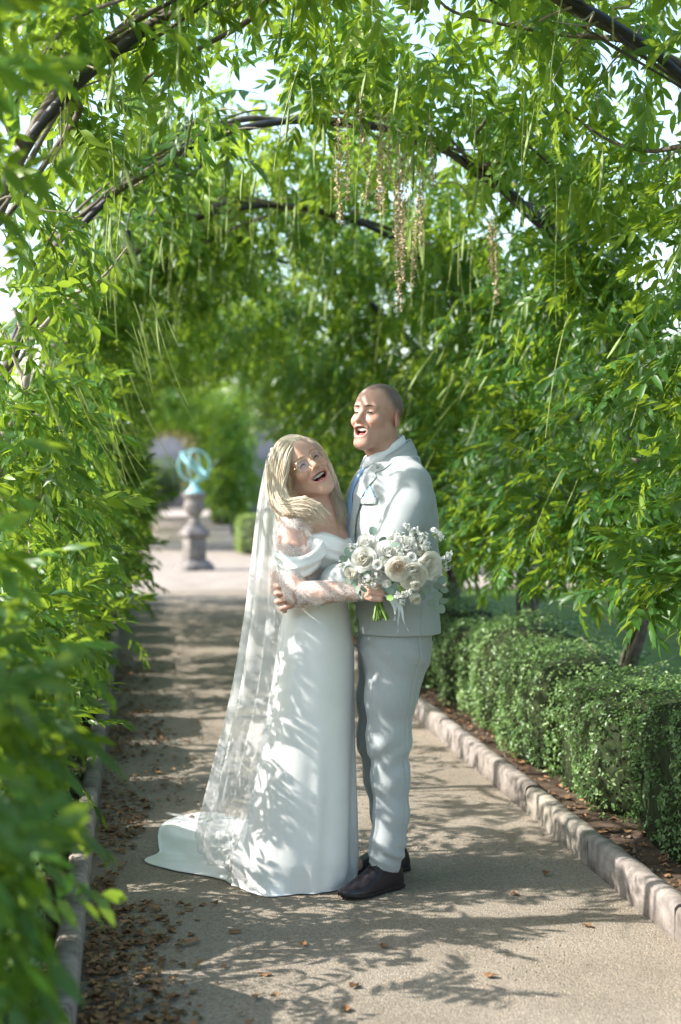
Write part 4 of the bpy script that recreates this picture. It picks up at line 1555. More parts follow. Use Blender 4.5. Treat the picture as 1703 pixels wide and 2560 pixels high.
# right hand on her far side
pm2 = g_wr2 + np.array([-0.05, -0.03, 0.0])
S.ell(pm2, (0.05, 0.03, 0.038), None, 0.02)
for i in range(4):
    kn = pm2 + np.array([-0.035, -0.012, 0.03 - 0.02 * i])
    S.chain([kn, kn + np.array([-0.03, -0.03, 0]), kn + np.array([-0.035, -0.06, -0.003])], [0.011, 0.0095, 0.008], 0.004)
S.chain([pm2 + np.array([0.01, 0, 0.03]), pm2 + np.array([-0.02, -0.02, 0.055]), pm2 + np.array([-0.04, -0.045, 0.06])], [0.013, 0.011, 0.009], 0.006)
sculpt_head(S, HG, True, MOUTH_G)
V, F = S.mesh()
SK_G = (0.56, 0.335, 0.265)
colg = head_colour(V, HG, SK_G, (0.46, 0.19, 0.17), MOUTH_G, True)
mb = MB(); mb.add(V, F, colg)
mb.build('body', M['skin'], groom, off=G_OFF)
face_bits(S, HG, groom, G_OFF, MOUTH_G, (0.13, 0.085, 0.06), True)
S_head_g = S

# suit cloth: fine woven check
t = NT('suit_cloth')
co = t.coord()
w1 = t.n('ShaderNodeTexWave', {'Vector': co, 'Scale': 150.0, 'Distortion': 0.4}, bands_direction='Z')
w2 = t.n('ShaderNodeTexWave', {'Vector': co, 'Scale': 150.0, 'Distortion': 0.4}, bands_direction='X')
ws = t.n('ShaderNodeMath', {0: w1.outputs[1], 1: w2.outputs[1]}, operation='ADD')
nz = t.noise(220, 3)
c = t.ramp(ws, [(0.2, (0.30, 0.328, 0.333)), (1.0, (0.40, 0.428, 0.433))]).outputs[0]
c = t.mix(0.35, c, t.ramp(nz, [(0.3, (0.315, 0.342, 0.346)), (0.7, (0.42, 0.448, 0.452))]).outputs[0])
M['suit'] = t.surf(t.n('ShaderNodeBsdfPrincipled', {'Base Color': c, 'Roughness': 0.85, 'Specular IOR Level': 0.2, 'Sheen Weight': 0.25, 'Normal': t.bump(nz, 0.25, 0.002)}))
M['shirt'] = simple('white_shirt', (0.78, 0.79, 0.82), 0.7, 0.04, 60, 0.1, 200, 0.3)
M['tie'] = simple('blue_silk', (0.27, 0.42, 0.68), 0.38, 0.12, 90, 0.1, 300, 0.5)
M['leather'] = simple('dark_leather', (0.020, 0.015, 0.020), 0.32, 0.35, 45, 0.25, 160, 0.5)
M['sole'] = simple('shoe_sole', (0.018, 0.014, 0.013), 0.6, 0.3, 40)
M['metal'] = simple('silver_metal', (0.6, 0.58, 0.55), 0.3, 0.1, 40, metal=1.0)
M['gold'] = simple('gold_metal', (0.75, 0.58, 0.33), 0.25, 0.1, 40, metal=1.0)

# jacket
JZ = [0.86, 0.95, 1.05, 1.15, 1.28, 1.38, 1.43, 1.47, 1.50]
JC = [(0.203, -0.015), (0.203, -0.015), (0.200, -0.012), (0.196, -0.01), (0.188, -0.01), (0.184, -0.01), (0.184, -0.01), (0.184, -0.01), (0.184, -0.01)]
JW = [0.178, 0.172, 0.168, 0.176, 0.186, 0.182, 0.162, 0.125, 0.085]
JF = [0.148, 0.145, 0.142, 0.148, 0.156, 0.146, 0.128, 0.104, 0.080]


def front(s, z, lift=0.0):
    """point on the jacket's chest at sideways s"""
    p = g3(s, 0.26, z)
    d = np.array([-gF[0], -gF[1], 0])
    return J0.hit(p, d, 0.0012, 230) - d * lift


def jfolds(P):
    x, y, z = P.T
    s = (x - 0.19) * gS[0] + y * gS[1]
    n = vnoise(np.stack([x * 9, y * 9, z * 22], 1), 12) * 0.0028 + vnoise(np.stack([x * 22, y * 22, z * 14], 1), 13) * 0.0014
    f_ = (x - 0.19) * gF[0] + y * gF[1]
    n += 0.0035 * np.exp(-((f_ + 0.045) / 0.003) ** 2) * (s > 0.05) * (z < 1.22)
    # sleeve-head seam
    q = P - g_sh
    sn = q @ np.array([gS[0], gS[1], 0]) + 0.25 * q[:, 2] + 0.035
    n += 0.0045 * np.exp(-(sn / 0.0035) ** 2) * (np.linalg.norm(q, axis=1) < 0.125)
    # drag lines from the arm
    n += 0.0050 * np.sin((z * 1.2 + s * 0.9) * 46) * np.exp(-((z - 1.12) / 0.10) ** 2)
    return n


J = SDF(axis(-0.12, 0.42, 0.0035), axis(-0.42, 0.40, 0.0035), axis(0.86, 1.56, 0.0035))
J.loft(JZ, [q[0] for q in JC], [q[1] for q in JC], JW, JF, gS, gF, 0.0, p=2.3)
J.cone(g3(-0.135, -0.005, 1.405), 0.066, g3(0.135, -0.005, 1.405), 0.066, 0.05)
J.cone(g3(0, -0.03, 1.52), 0.045, g3(0.105, -0.015, 1.44), 0.055, 0.05)
J.cone(g3(0, -0.03, 1.52), 0.045, g3(-0.105, -0.015, 1.44), 0.055, 0.05)
J0 = SDF(J.xs, J.ys, J.zs); J0.d = J.d.copy()
J.chain([g_sh + np.array([-0.012, 0.012, 0.004]), g_sh * 0.62 + g_el * 0.38 + np.array([0.012, 0.006, 0.0]), g_el], [0.076, 0.080, 0.068], 0.022)
J.chain([g_el, g_el * 0.35 + g_wr * 0.65, g_wr + np.array([0.02, 0, 0])], [0.068, 0.056, 0.047], 0.02)
J.chain([g_sh2, g_el2, g_wr2], [0.082, 0.064, 0.046], 0.03)
J.displace(jfolds)
# open neck
J.cone(HG.w((0, -0.03, -0.05)), 0.074, nb + np.array([0, 0, 0.012]), 0.076, 0.01, 'sub')
# hem with rounded front corner
def hemcut(P):
    s = (P[..., 0] - 0.197) * gS[0] + (P[..., 1] + 0.012) * gS[1]
    f = (P[..., 0] - 0.197) * gF[0] + (P[..., 1] + 0.012) * gF[1]
    cut = 0.890 + 0.05 * smooth01(-s, -0.05, 0.01) * (f > 0)
    return P[..., 2] - cut
J.op(hemcut, (-0.12, -0.42, 0.86), (0.42, 0.40, 0.96), 0.004, 'sub')
V, F = J.mesh()
mb = MB(); mb.add(V, F)
jacket = mb.build('jacket', M['suit'], groom, off=G_OFF)


def panel(name, outline, mat, parent, lift, th=0.003, n=14, curl=None):
    """sheet over the chest. outline: rows of (z, s_left, s_right)"""
    o = np.asarray(outline, float)
    zz = np.linspace(o[0, 0], o[-1, 0], 26)
    order = np.argsort(o[:, 0])
    sl = np.interp(zz, o[order, 0], o[order, 1]); sr = np.interp(zz, o[order, 0], o[order, 2])
    top = np.array([[front(a + (b - a) * u, z, lift + (curl(u, z) if curl else 0)) for u in np.linspace(0, 1, n)] for z, a, b in zip(zz, sl, sr)])
    dirv = np.array([gF[0], gF[1], 0])
    mb = MB()
    f = grid_faces(26, n)
    mb.add(top.reshape(-1, 3), f)
    bot = top - dirv * th
    mb.add(bot.reshape(-1, 3), f[:, ::-1])
    # rim
    per = np.concatenate([top[0], top[1:, -1], top[-1][::-1][1:], top[:, 0][::-1][1:-1]])
    perb = per - dirv * th
    m = len(per); k = np.arange(m)
    mb.add(np.vstack([per, perb]), np.stack([k, k + m, (k + 1) % m + m, (k + 1) % m], 1))
    return mb.build(name, mat, parent, off=G_OFF)


panel('shirt_front', [(1.490, -0.050, 0.050), (1.475, -0.060, 0.060), (1.42, -0.064, 0.064), (1.36, -0.055, 0.055), (1.27, -0.022, 0.03), (1.17, 0.0, 0.016)], M['shirt'], groom, 0.003)
panel('tie', [(1.488, -0.018, 0.018), (1.452, -0.016, 0.016), (1.425, -0.020, 0.020), (1.415, -0.012, 0.012), (1.34, -0.022, 0.022), (1.17, -0.026, 0.026)], M['tie'], groom, 0.012, 0.006, curl=lambda u, z: 0.004 * math.sin(u * math.pi))
roll = lambda u, z: 0.005 * math.sin(min(1, u * 1.15) * math.pi) + 0.002
for sx in (1, -1):
    rows = [(1.496, 0.064, 0.112), (1.482, 0.062, 0.120), (1.468, 0.062, 0.120), (1.458, 0.060, 0.096), (1.450, 0.060, 0.118), (1.435, 0.056, 0.118), (1.38, 0.044, 0.096), (1.28, 0.026, 0.060), (1.17, 0.006, 0.016)]
    rows = [(z, a, b) if sx > 0 else (z, -b, -a) for z, a, b in rows]
    lap = panel('lapel', rows, M['suit'], groom, 0.008, 0.004, curl=(roll if sx > 0 else (lambda u, z: roll(1 - u, z))))
pk = panel('pocket_welt', [(1.372, 0.094, 0.150), (1.350, 0.092, 0.148)], M['suit'], groom, 0.008, 0.006)
panel('pocket_square', [(1.412, 0.108, 0.112), (1.395, 0.102, 0.128), (1.366, 0.098, 0.146)], M['tie'], groom, 0.006, 0.003)
mb = MB()
pp = front(0.096, 1.478, 0.020)
add_tube(mb, [pp, pp + np.array([gF[0], gF[1], 0]) * 0.004], 0.005, 8)
mb.build('lapel_pin', M['metal'], groom, off=G_OFF)


def collar_band(name, mat, rows, parent, off, open_ang=0.0):
    """rows of rings around the neck: (centre, r_side, r_front, z, tilt)"""
    a = np.linspace(open_ang, 2 * math.pi - open_ang, 48)
    v = []
    for c, rs, rf, z, zf in rows:
        # angle 0 = front
        f = np.cos(a) * rf
        s = np.sin(a) * rs
        v.append(np.stack([c[0] + s * gS[0] + f * gF[0], c[1] + s * gS[1] + f * gF[1], z + zf * (1 - np.cos(a)) / 2], -1))
    mb = MB()
    mb.add(np.array(v).reshape(-1, 3), grid_faces(len(rows), 48))
    o = mb.build(name, mat, parent, off=off)
    sm = o.modifiers.new('thick', 'SOLIDIFY'); sm.thickness = 0.004; sm.offset = 0
    return o


nc = (HG.w((0, -0.032, -0.07))[0] + 0.012, HG.w((0, -0.032, -0.07))[1] + 0.004)
collar_band('shirt_collar', M['shirt'], [(nc, 0.066, 0.074, 1.470, 0.075), (nc, 0.063, 0.070, 1.492, 0.080), (nc, 0.060, 0.066, 1.512, 0.082), (nc, 0.063, 0.071, 1.510, 0.082), (nc, 0.074, 0.086, 1.474, 0.080)], groom, G_OFF, 0.13)
jc = (nc[0] + 0.016, nc[1] + 0.002)
collar_band('jacket_collar', M['suit'], [(jc, 0.076, 0.086, 1.455, 0.085), (jc, 0.072, 0.082, 1.480, 0.092), (jc, 0.074, 0.082, 1.487, 0.092), (jc, 0.084, 0.092, 1.470, 0.086), (jc, 0.100, 0.106, 1.440, 0.075)], groom, G_OFF, 0.95)

# trousers
def tfolds(P):
    x, y, z = P.T
    n = vnoise(np.stack([x * 14, y * 14, z * 7], 1), 22) * 0.0022
    n += 0.004 * np.sin((z + x * 0.5) * 130) * np.exp(-((z - 0.125) / 0.035) ** 2)
    n += 0.0025 * np.sin((z - x * 0.8) * 75) * np.exp(-((z - 0.47) / 0.07) ** 2)
    n += 0.003 * np.sin((z + x * 1.1) * 60) * np.exp(-((z - 0.80) / 0.06) ** 2)
    # pressed crease down the front of each leg
    for lg in (tN, tF):
        lz = np.array([q[2] for q in lg])[::-1]
        lx = np.interp(z, lz, np.array([q[0] for q in lg])[::-1]); ly = np.interp(z, lz, np.array([q[1] for q in lg])[::-1])
        s_ = (x - lx) * 0.62 + (y - ly) * -0.785
        f_ = (x - lx) * -0.785 + (y - ly) * -0.62
        n += 0.0035 * np.exp(-((f_ + 0.012) / 0.003) ** 2) * (s_ > 0.02)
        n -= 0.0045 * np.exp(-(s_ / 0.007) ** 2) * smooth01(f_, 0.02, 0.04) * smooth01(0.78 - z, 0.0, 0.1)
    return n


T = SDF(axis(-0.02, 0.40, 0.0035), axis(-0.29, 0.27, 0.0035), axis(0.03, 1.0, 0.0045))
T.loft([0.66, 0.74, 0.82, 0.90, 0.98], [0.183, 0.188, 0.195, 0.197, 0.197], [-0.005] * 5, [0.10, 0.14, 0.168, 0.170, 0.168], [0.060, 0.100, 0.128, 0.128, 0.122], gS, gF, 0.0, p=2.2)
tN = [Q(993, 1650, -0.085), Q(977, 1745, -0.1), Q(973, 1850, -0.11), Q(977, 1950, -0.12), Q(979, 2040, -0.13), Q(969, 2117, -0.14), Q(956, 2200, -0.145)]
tF = [Q(962, 1650, 0.08), Q(950, 1745, 0.085), Q(942, 1850, 0.09), Q(952, 1950, 0.10), Q(966, 2040, 0.11), Q(976, 2090, 0.115), Q(982, 2160, 0.12)]
rr_ = [0.096, 0.082, 0.070, 0.058, 0.053, 0.054, 0.055]
T.chain(tN, rr_, 0.05)
T.chain(tF, [q * 0.97 for q in rr_], 0.035)
# keep the legs apart below the crotch
T.op(lambda P: np.abs((P[..., 1] - 0.0) ) - 0.012 + np.clip(P[..., 2] - 0.60, 0, 1) * 2, (-0.02, -0.06, 0.03), (0.4, 0.06, 0.62), 0.012, 'sub')
T.displace(tfolds)
T.op(lambda P: P[..., 2] - np.where(P[..., 1] < 0, 0.088 - 0.30 * (P[..., 0] - 0.12), 0.098 - 0.15 * (P[..., 0] - 0.14)), (-0.1, -0.4, 0.0), (0.5, 0.4, 0.14), 0.003, 'sub')
V, F = T.mesh()
mb = MB(); mb.add(V, F)
mb.build('trousers', M['suit'], groom, off=G_OFF)
mb = MB()
add_box(mb, (-0.004, -0.018, -0.010), (0.004, 0.018, 0.010), bev=0.002)
o = mb.build('belt_tab', M['black_plastic'], groom)
o.location = Vector(np.array([0.312, -0.085, 0.873]) - G_OFF)
o.rotation_euler = (0, 0, -0.9)


def shoe(ank, heel, toe, name='shoe'):
    d = toe - heel; L = np.linalg.norm(d); ux = d / L
    uy = np.array([-ux[1], ux[0], 0])
    st = [(-0.02, .020, .050), (0.0, .030, .070), (0.06, .036, .100), (0.16, .038, .122), (0.28, .039, .126), (0.38, .041, .108), (0.48, .045, .086), (0.60, .049, .066), (0.72, .050, .052), (0.82, .046, .045), (0.90, .038, .040), (0.96, .027, .034), (1.0, .014, .026), (1.012, .004, .020)]
    n = 22
    a = np.linspace(0, math.pi, n)
    rows = []
    for l, w, h in st:
        c = heel + d * l
        y = np.sign(np.cos(a)) * np.abs(np.cos(a)) ** 0.75 * w
        z = 0.012 + (h - 0.012) * np.abs(np.sin(a)) ** 0.8
        rows.append(c + ux * 0 + y[:, None] * uy + z[:, None] * np.array([0, 0, 1]))
    v = np.array(rows)
    mb = MB()
    mb.add(v.reshape(-1, 3), grid_faces(len(st), n))
    sh = mb.build(name, M['leather'], groom, off=G_OFF)
    # welt, sole and heel block
    mb = MB()
    out = np.concatenate([[heel + d * l + uy * (w + 0.005) for l, w, h in st], [heel + d * l - uy * (w + 0.005) for l, w, h in st[::-1]]])
    m = len(out)
    lay = []
    for z, s in ((0.004, 0.97), (0.006, 1.0), (0.015, 1.0), (0.017, 0.98)):
        c = out.mean(0)
        q = c + (out - c) * s
        q[:, 2] = z + 0.010 * smooth01(((out - heel) @ ux) / L, 0.75, 1.02)
        lay.append(q)
    lay = np.array(lay)
    mb.add(lay.reshape(-1, 3), grid_faces(4, m, True)[:, ::-1])
    mb.add(lay[-1], [list(range(m))]); mb.add(lay[0], [list(range(m))[::-1]])
    mb.build('sole', M['sole'], sh, off=G_OFF)
    # laces
    mb = MB()
    for l, h in ((0.33, .118), (0.38, .110), (0.43, .099), (0.48, .089)):
        c = heel + d * l
        add_tube(mb, [c + uy * 0.017 + np.array([0, 0, h - 0.004]), c + np.array([0, 0, h + 0.002]), c - uy * 0.017 + np.array([0, 0, h - 0.004])], 0.0022, 6)
    mb.build('laces', M['sole'], sh, off=G_OFF)
    return sh


hN, tNn = np.array([0.205, -0.105, 0]), np.array([0.0, -0.272, 0])
hF, tFn = np.array([0.245, 0.115, 0]), np.array([-0.01, 0.03, 0])
for h_, t_ in ((hN, tNn), (hF, tFn)):
    shoe(None, h_, t_)
mb = MB()
rp_ = palm + np.array([-0.052, -0.001, -0.016])
a = np.linspace(0, 2 * math.pi, 16)
add_tube(mb, np.stack([np.full(16, 0.0) + rp_[0], rp_[1] + 0.0125 * np.cos(a), rp_[2] + 0.0125 * np.sin(a)], 1), 0.0025, 6)
mb.build('wedding_ring', M['metal'], groom, off=G_OFF)
# ------------------------------------------------------------------ the bride
B_OFF = np.array([-0.10, 0.0, 0.0])
bride = empty('person', c2w(B_OFF), 'laughing blonde woman in glasses, white satin wedding dress and long veil', 'person', rot=(0, 0, -YAW))
bF = nrm((0.72, -0.69, 0)); bS = nrm((-0.69, -0.72, 0))          # facing, towards her right (camera side)
BB = np.stack([bS, bF, np.array([0, 0, 1.0])])
HB = Head((-0.131, -0.045, 1.474), (0.42, -0.90, 0.05), (-0.57, 0.05, 0.82), 0.955)
MOUTH_B = (0.0310, 0.0180, -0.0670)
Tc = np.array([-0.068, 0.0, 1.285])
b_sh = Tc + 0.150 * bS
b_el = np.array([-0.150, -0.245, 1.052])
b_wr = np.array([0.095, -0.325, 1.060])
b_sh2 = Tc - 0.150 * bS
b_el2, b_wr2 = np.array([0.14, 0.27, 1.17]), np.array([0.27, 0.215, 1.27])
S = SDF(axis(-0.32, 0.43, 0.003), axis(-0.42, 0.36, 0.003), np.concatenate([np.arange(0.02, 0.96, 0.012), np.arange(0.96, 1.12, 0.0028), np.arange(1.12, 1.36, 0.005), np.arange(1.36, 1.63, 0.0025)]))
S.chain([HB.w((0, -0.03, -0.02)), HB.w((0, -0.025, -0.075)), Tc + np.array([0.004, 0.0, 0.035])], [0.048, 0.046, 0.056], 0.02)
S.cone(b_sh + bS * -0.02, 0.044, b_sh2 + bS * 0.02, 0.044, 0.05)
S.cone(Tc + np.array([0, 0, 0.04]), 0.045, b_sh + np.array([0.02, 0.01, 0.012]), 0.03, 0.04)
S.ell(Tc + np.array([0, 0, -0.085]) + 0.015 * bF, (0.140, 0.088, 0.14), BB, 0.05)


def bust(S_, grow):
    for sx in (-1, 1):
        S_.ell(Tc + 0.080 * bF + sx * 0.070 * bS + np.array([0, 0, -0.105]), (0.068 + grow, 0.060 + grow, 0.066 + grow), BB, 0.045)


bust(S, 0.0)
S.ell((-0.085, -0.01, 1.02), (0.108, 0.082, 0.14), BB, 0.06)
S.ell((-0.085, 0.0, 0.86), (0.112, 0.085, 0.12), BB, 0.05)
for sg in (-1, 1):
    hp = np.array([-0.085, 0, 0.80]) + sg * 0.075 * bS
    S.chain([hp, hp + np.array([0.01, 0, -0.36]), hp + np.array([0, 0, -0.70]), hp + np.array([0.09, -0.04, -0.755])], [0.070, 0.050, 0.036, 0.025], 0.03)
S.chain([b_sh, b_sh * 0.5 + b_el * 0.5 + np.array([-0.008, -0.008, 0]), b_el], [0.049, 0.047, 0.038], 0.03)
S.chain([b_el, b_el * 0.6 + b_wr * 0.4 + np.array([0, 0, -0.004]), b_wr], [0.038, 0.037, 0.025], 0.012)
S.chain([b_sh2, b_el2, b_wr2], [0.047, 0.037, 0.024], 0.02)
# right hand closed round the stems
st_top, st_bot = Q(962, 1425, -0.345), Q(922, 1548, -0.345)
st_ax = nrm(st_bot - st_top)
grip = st_top + (st_bot - st_top) * 0.42
S.chain([b_wr, b_wr * 0.3 + (grip + np.array([-0.022, 0.016, 0])) * 0.7, grip + np.array([-0.012, 0.020, 0.0])], [0.024, 0.023, 0.021], 0.015)
S.ell(grip + np.array([-0.020, 0.012, 0.004]), (0.019, 0.019, 0.036), None, 0.012)
for i in range(4):
    o = grip + st_ax * (-0.030 + 0.0185 * i) + np.array([0, 0, 0])
    L = (0.96, 1.05, 1.0, 0.84)[i]
    k0 = o + np.array([-0.026, -0.004, 0.003])
    k1 = o + np.array([-0.012, -0.030, 0.001])
    k2 = o + np.array([0.016 * L, -0.031, -0.003])
    k3 = o + np.array([0.027 * L, -0.010, -0.005])
    S.chain([k0, k1, k2, k3], [0.0112, 0.0108, 0.0096, 0.0082], 0.003)
S.chain([grip + np.array([-0.016, 0.012, 0.034]), grip + np.array([0.006, 0.008, 0.040]), grip + np.array([0.022, -0.006, 0.030])], [0.0125, 0.0105, 0.009], 0.006)
# left hand flat on his back
S.ell(b_wr2 + np.array([0.02, -0.045, 0.005]), (0.022, 0.045, 0.036), None, 0.015)
for i in range(4):
    k = b_wr2 + np.array([0.025, -0.075, 0.032 - 0.018 * i])
    S.chain([k, k + np.array([0.004, -0.03, 0]), k + np.array([-0.006, -0.055, -0.002])], [0.0095, 0.0085, 0.0075], 0.004)
S.chain([b_wr2 + np.array([0.01, -0.02, 0.03]), b_wr2 + np.array([0.01, -0.05, 0.06])], [0.011, 0.009], 0.006)
sculpt_head(S, HB, False, MOUTH_B)
V, F = S.mesh()
SK_B = (0.60, 0.375, 0.29)
colb = head_colour(V, HB, SK_B, (0.52, 0.17, 0.17), MOUTH_B, False)
mb = MB(); mb.add(V, F, colb)
mb.build('body', M['skin'], bride, off=B_OFF)
face_bits(S, HB, bride, B_OFF, MOUTH_B, (0.33, 0.23, 0.15), False)
SB = S

# satin and lace
t = NT('satin')
nz = t.noise(9, 3)
c = t.ramp(nz, [(0.3, (0.755, 0.75, 0.73)), (0.7, (0.80, 0.795, 0.775))]).outputs[0]
M['satin'] = t.surf(t.n('ShaderNodeBsdfPrincipled', {'Base Color': c, 'Roughness': 0.33, 'Specular IOR Level': 0.55, 'Sheen Weight': 0.2, 'Sheen Roughness': 0.4,
                                                     'Normal': t.bump(t.noise(30, 3), 0.05, 0.01)}))


def net_material(name, base_alpha, lace, scale=120, floral=22, border=False):
    t = NT(name)
    co = t.coord()
    v = t.n('ShaderNodeTexVoronoi', {'Vector': co, 'Scale': scale}, feature='DISTANCE_TO_EDGE')
    thread = t.ramp(v.outputs[0], [(0.10, (1, 1, 1)), (0.24, (0, 0, 0))]).outputs[0]
    fl = t.noise(floral, 2, 0.5, co, 0.8)
    patch = t.ramp(fl, [(0.40, (0.06, 0.06, 0.06)), (0.49, (1, 1, 1))]).outputs[0]
    m = t.mix(1.0, thread, patch, 'MULTIPLY')
    if border:
        a = t.n('ShaderNodeVertexColor', layer_name='col')
        sp = t.n('ShaderNodeSeparateColor', {'Color': a.outputs[0]})
        m = t.mix(1.0, m, sp.outputs[1], 'MULTIPLY')
        base = t.n('ShaderNodeMath', {0: sp.outputs[0], 1: base_alpha}, operation='MULTIPLY')
        fac = t.n('ShaderNodeMath', {0: base, 1: t.n('ShaderNodeMath', {0: m, 1: lace}, operation='MULTIPLY')}, operation='MAXIMUM')
    else:
        fac = t.n('ShaderNodeMath', {0: t.n('ShaderNodeMath', {0: m, 1: lace}, operation='MULTIPLY'), 1: base_alpha}, operation='MAXIMUM')
    df = t.n('ShaderNodeBsdfDiffuse', {'Color': (0.82, 0.82, 0.82, 1)})
    tl = t.n('ShaderNodeBsdfTranslucent', {'Color': (0.82, 0.82, 0.82, 1)})
    mx = t.n('ShaderNodeMixShader', {0: 0.4})
    t.t.links.new(df.outputs[0], mx.inputs[1]); t.t.links.new(tl.outputs[0], mx.inputs[2])
    tp = t.n('ShaderNodeBsdfTransparent')
    m2 = t.n('ShaderNodeMixShader', {0: fac})
    t.t.links.new(tp.outputs[0], m2.inputs[1]); t.t.links.new(mx.outputs[0], m2.inputs[2])
    return t.surf(m2)


M['lace'] = net_material('lace', 0.12, 0.78, 165, 24)
M['tulle'] = net_material('tulle', 0.42, 0.6, 110, 30, True)

# bodice: the torso grown by a few millimetres, cut by the neckline
BD = SDF(axis(-0.26, 0.14, 0.003), axis(-0.20, 0.17, 0.003), axis(0.93, 1.29, 0.003))
BD.ell(Tc + np.array([0, 0, -0.085]) + 0.015 * bF, (0.149, 0.097, 0.15), BB, 0.05)
bust(BD, 0.011)
BD.ell((-0.085, -0.01, 1.02), (0.119, 0.093, 0.15), BB, 0.06)


def bfold(P):
    x, y, z = P.T
    q = (P - Tc) @ bF
    s = (P - Tc) @ bS
    w = np.sin((z * 1.0 - 0.35 * s) * 150 + 2 * vnoise(P * 14, 3)) * 0.0026 * smooth01(q, -0.02, 0.05)
    return w + vnoise(P * np.array([14, 14, 40]), 4) * 0.0015


BD.displace(bfold)


def neckline(P):
    s = (P - Tc) @ bS
    lim = 1.222 + 0.030 * np.clip(np.abs(s) / 0.09, 0, 1) ** 1.2 - 0.012 * np.clip((np.abs(s) - 0.09) / 0.05, 0, 1)
    return lim - P[..., 2]


BD.op(neckline, (-0.26, -0.2, 1.19), (0.14, 0.17, 1.29), 0.004, 'sub')
V, F = BD.mesh()
mb = MB(); mb.add(V, F)
mb.build('bodice', M['satin'], bride, off=B_OFF)

# skirt with train
zk = np.array([1.02, 0.96, 0.90, 0.84, 0.76, 0.62, 0.48, 0.34, 0.22, 0.12, 0.05])
xl = np.array([-0.195, -0.205, -0.220, -0.228, -0.238, -0.262, -0.285, -0.315, -0.345, -0.385, -0.42])
xr = np.array([0.022, 0.030, 0.042, 0.047, 0.049, 0.050, 0.050, 0.050, 0.050, 0.050, 0.050])
ry_ = np.array([0.108, 0.115, 0.130, 0.142, 0.152, 0.172, 0.190, 0.208, 0.222, 0.235, 0.245])
cyk = np.array([-0.012, -0.012, -0.010, -0.008, -0.005, 0.0, 0.002, 0.004, 0.005, 0.005, 0.005])
hem = np.array([(0.055, -0.05), (0.005, -0.115), (-0.05, -0.15), (-0.13, -0.20), (-0.22, -0.245), (-0.31, -0.20), (-0.41, -0.05), (-0.52, 0.03), (-0.63, 0.10), (-0.725, 0.20), (-0.70, 0.36),
                (-0.73, 0.60), (-0.70, 0.88), (-0.55, 0.98), (-0.36, 0.80), (-0.18, 0.58), (-0.03, 0.38), (0.045, 0.22), (0.07, 0.06), (0.055, -0.05)])
HC = np.array([-0.17, 0.03])
hp_ = catmull(hem, 800)[:-1]
hang_ = np.arctan2(hp_[:, 1] - HC[1], hp_[:, 0] - HC[0])
od = np.argsort(hang_)
hang_s, hr_s = hang_[od], np.hypot(hp_[:, 0] - HC[0], hp_[:, 1] - HC[1])[od]


def hem_r(phi):
    p = (phi + math.pi) % (2 * math.pi) - math.pi
    return np.interp(p, np.concatenate([hang_s - 2 * math.pi, hang_s, hang_s + 2 * math.pi]), np.tile(hr_s, 3))


def pleat(phi, ph=0.0):
    w = phi + 0.35 * np.sin(2 * phi + 0.5) + 0.18 * np.sin(5 * phi + ph)
    return 0.75 * np.sin(5 * w + 0.6 + ph) + 0.45 * np.sin(8 * w + 2.1 - ph) + 0.22 * np.sin(13 * w + 1.0 + 2 * ph)


def skirt_pt(phi, z):
    """radius-based point of the skirt above the floor"""
    zz = np.clip(z, 0.05, 1.02)
    l = np.interp(-zz, -zk, xl); r_ = np.interp(-zz, -zk, xr)
    cx, rx = (l + r_) / 2, (r_ - l) / 2
    ry = np.interp(-zz, -zk, ry_); cy = np.interp(-zz, -zk, cyk)
    A = 0.034 * smooth01(0.80 - zz, 0.0, 0.75) ** 1.3
    k = 1 + A * 1.9 * pleat(phi, 1.3 * zz)
    # diagonal drag folds over the hip
    k = k + 0.010 * np.sin(3 * phi + zz * 34) * np.exp(-((zz - 0.86) / 0.09) ** 2)
    return cx + rx * k * np.cos(phi), cy + ry * k * np.sin(phi)


nphi = 220
phis = np.linspace(0, 2 * math.pi, nphi, endpoint=False)
rows = []
for z in np.concatenate([np.linspace(1.02, 0.30, 46), np.linspace(0.29, 0.10, 22)]):
    x, y = skirt_pt(phis, np.full(nphi, z))
    rows.append(np.stack([x, y, np.full(nphi, z)], 1))
x0, y0 = skirt_pt(phis, np.full(nphi, 0.10))
dx, dy = x0 - HC[0], y0 - HC[1]
ph0 = np.arctan2(dy, dx); r0 = np.hypot(dx, dy)
rh = np.maximum(hem_r(ph0), r0 * 0.97) * (1 + 0.012 * np.sin(9 * ph0) + 0.008 * np.sin(23 * ph0))
long_ = np.clip((rh - r0) / 0.25, 0, 1)
for q in np.linspace(0.04, 1, 34):
    rr = r0 + (rh - r0) * q ** 1.15
    drop = (1 - q) ** (1.5 + 1.6 * long_)
    z = 0.007 + (0.10 - 0.007) * drop
    rip = 0.016 * long_ * (0.5 + 0.5 * np.sin(12 * ph0 + 5 * q + 1.5 * np.sin(3 * ph0))) * np.sin(q * math.pi) ** 0.7
    rip = rip + 0.010 * long_ * vnoise(np.stack([rr * np.cos(ph0) * 13, rr * np.sin(ph0) * 13, q + 0 * rr], 1), 8) * np.sin(q * math.pi)
    rows.append(np.stack([HC[0] + rr * np.cos(ph0), HC[1] + rr * np.sin(ph0), z + np.abs(rip)], 1))
last = rows[-1]
for dr, dz in ((0.003, 0.002), (0.004, -0.002), (0.003, -0.006), (-0.02, -0.0075)):
    q = last.copy()
    q[:, 0] += dr * np.cos(ph0); q[:, 1] += dr * np.sin(ph0); q[:, 2] = np.maximum(last[:, 2] + dz, 0.0045)
    rows.append(q)
v = np.array(rows)
mb = MB(); mb.add(v.reshape(-1, 3), grid_faces(len(rows), nphi, True)[:, ::-1])
mb.build('skirt', M['satin'], bride, off=B_OFF)

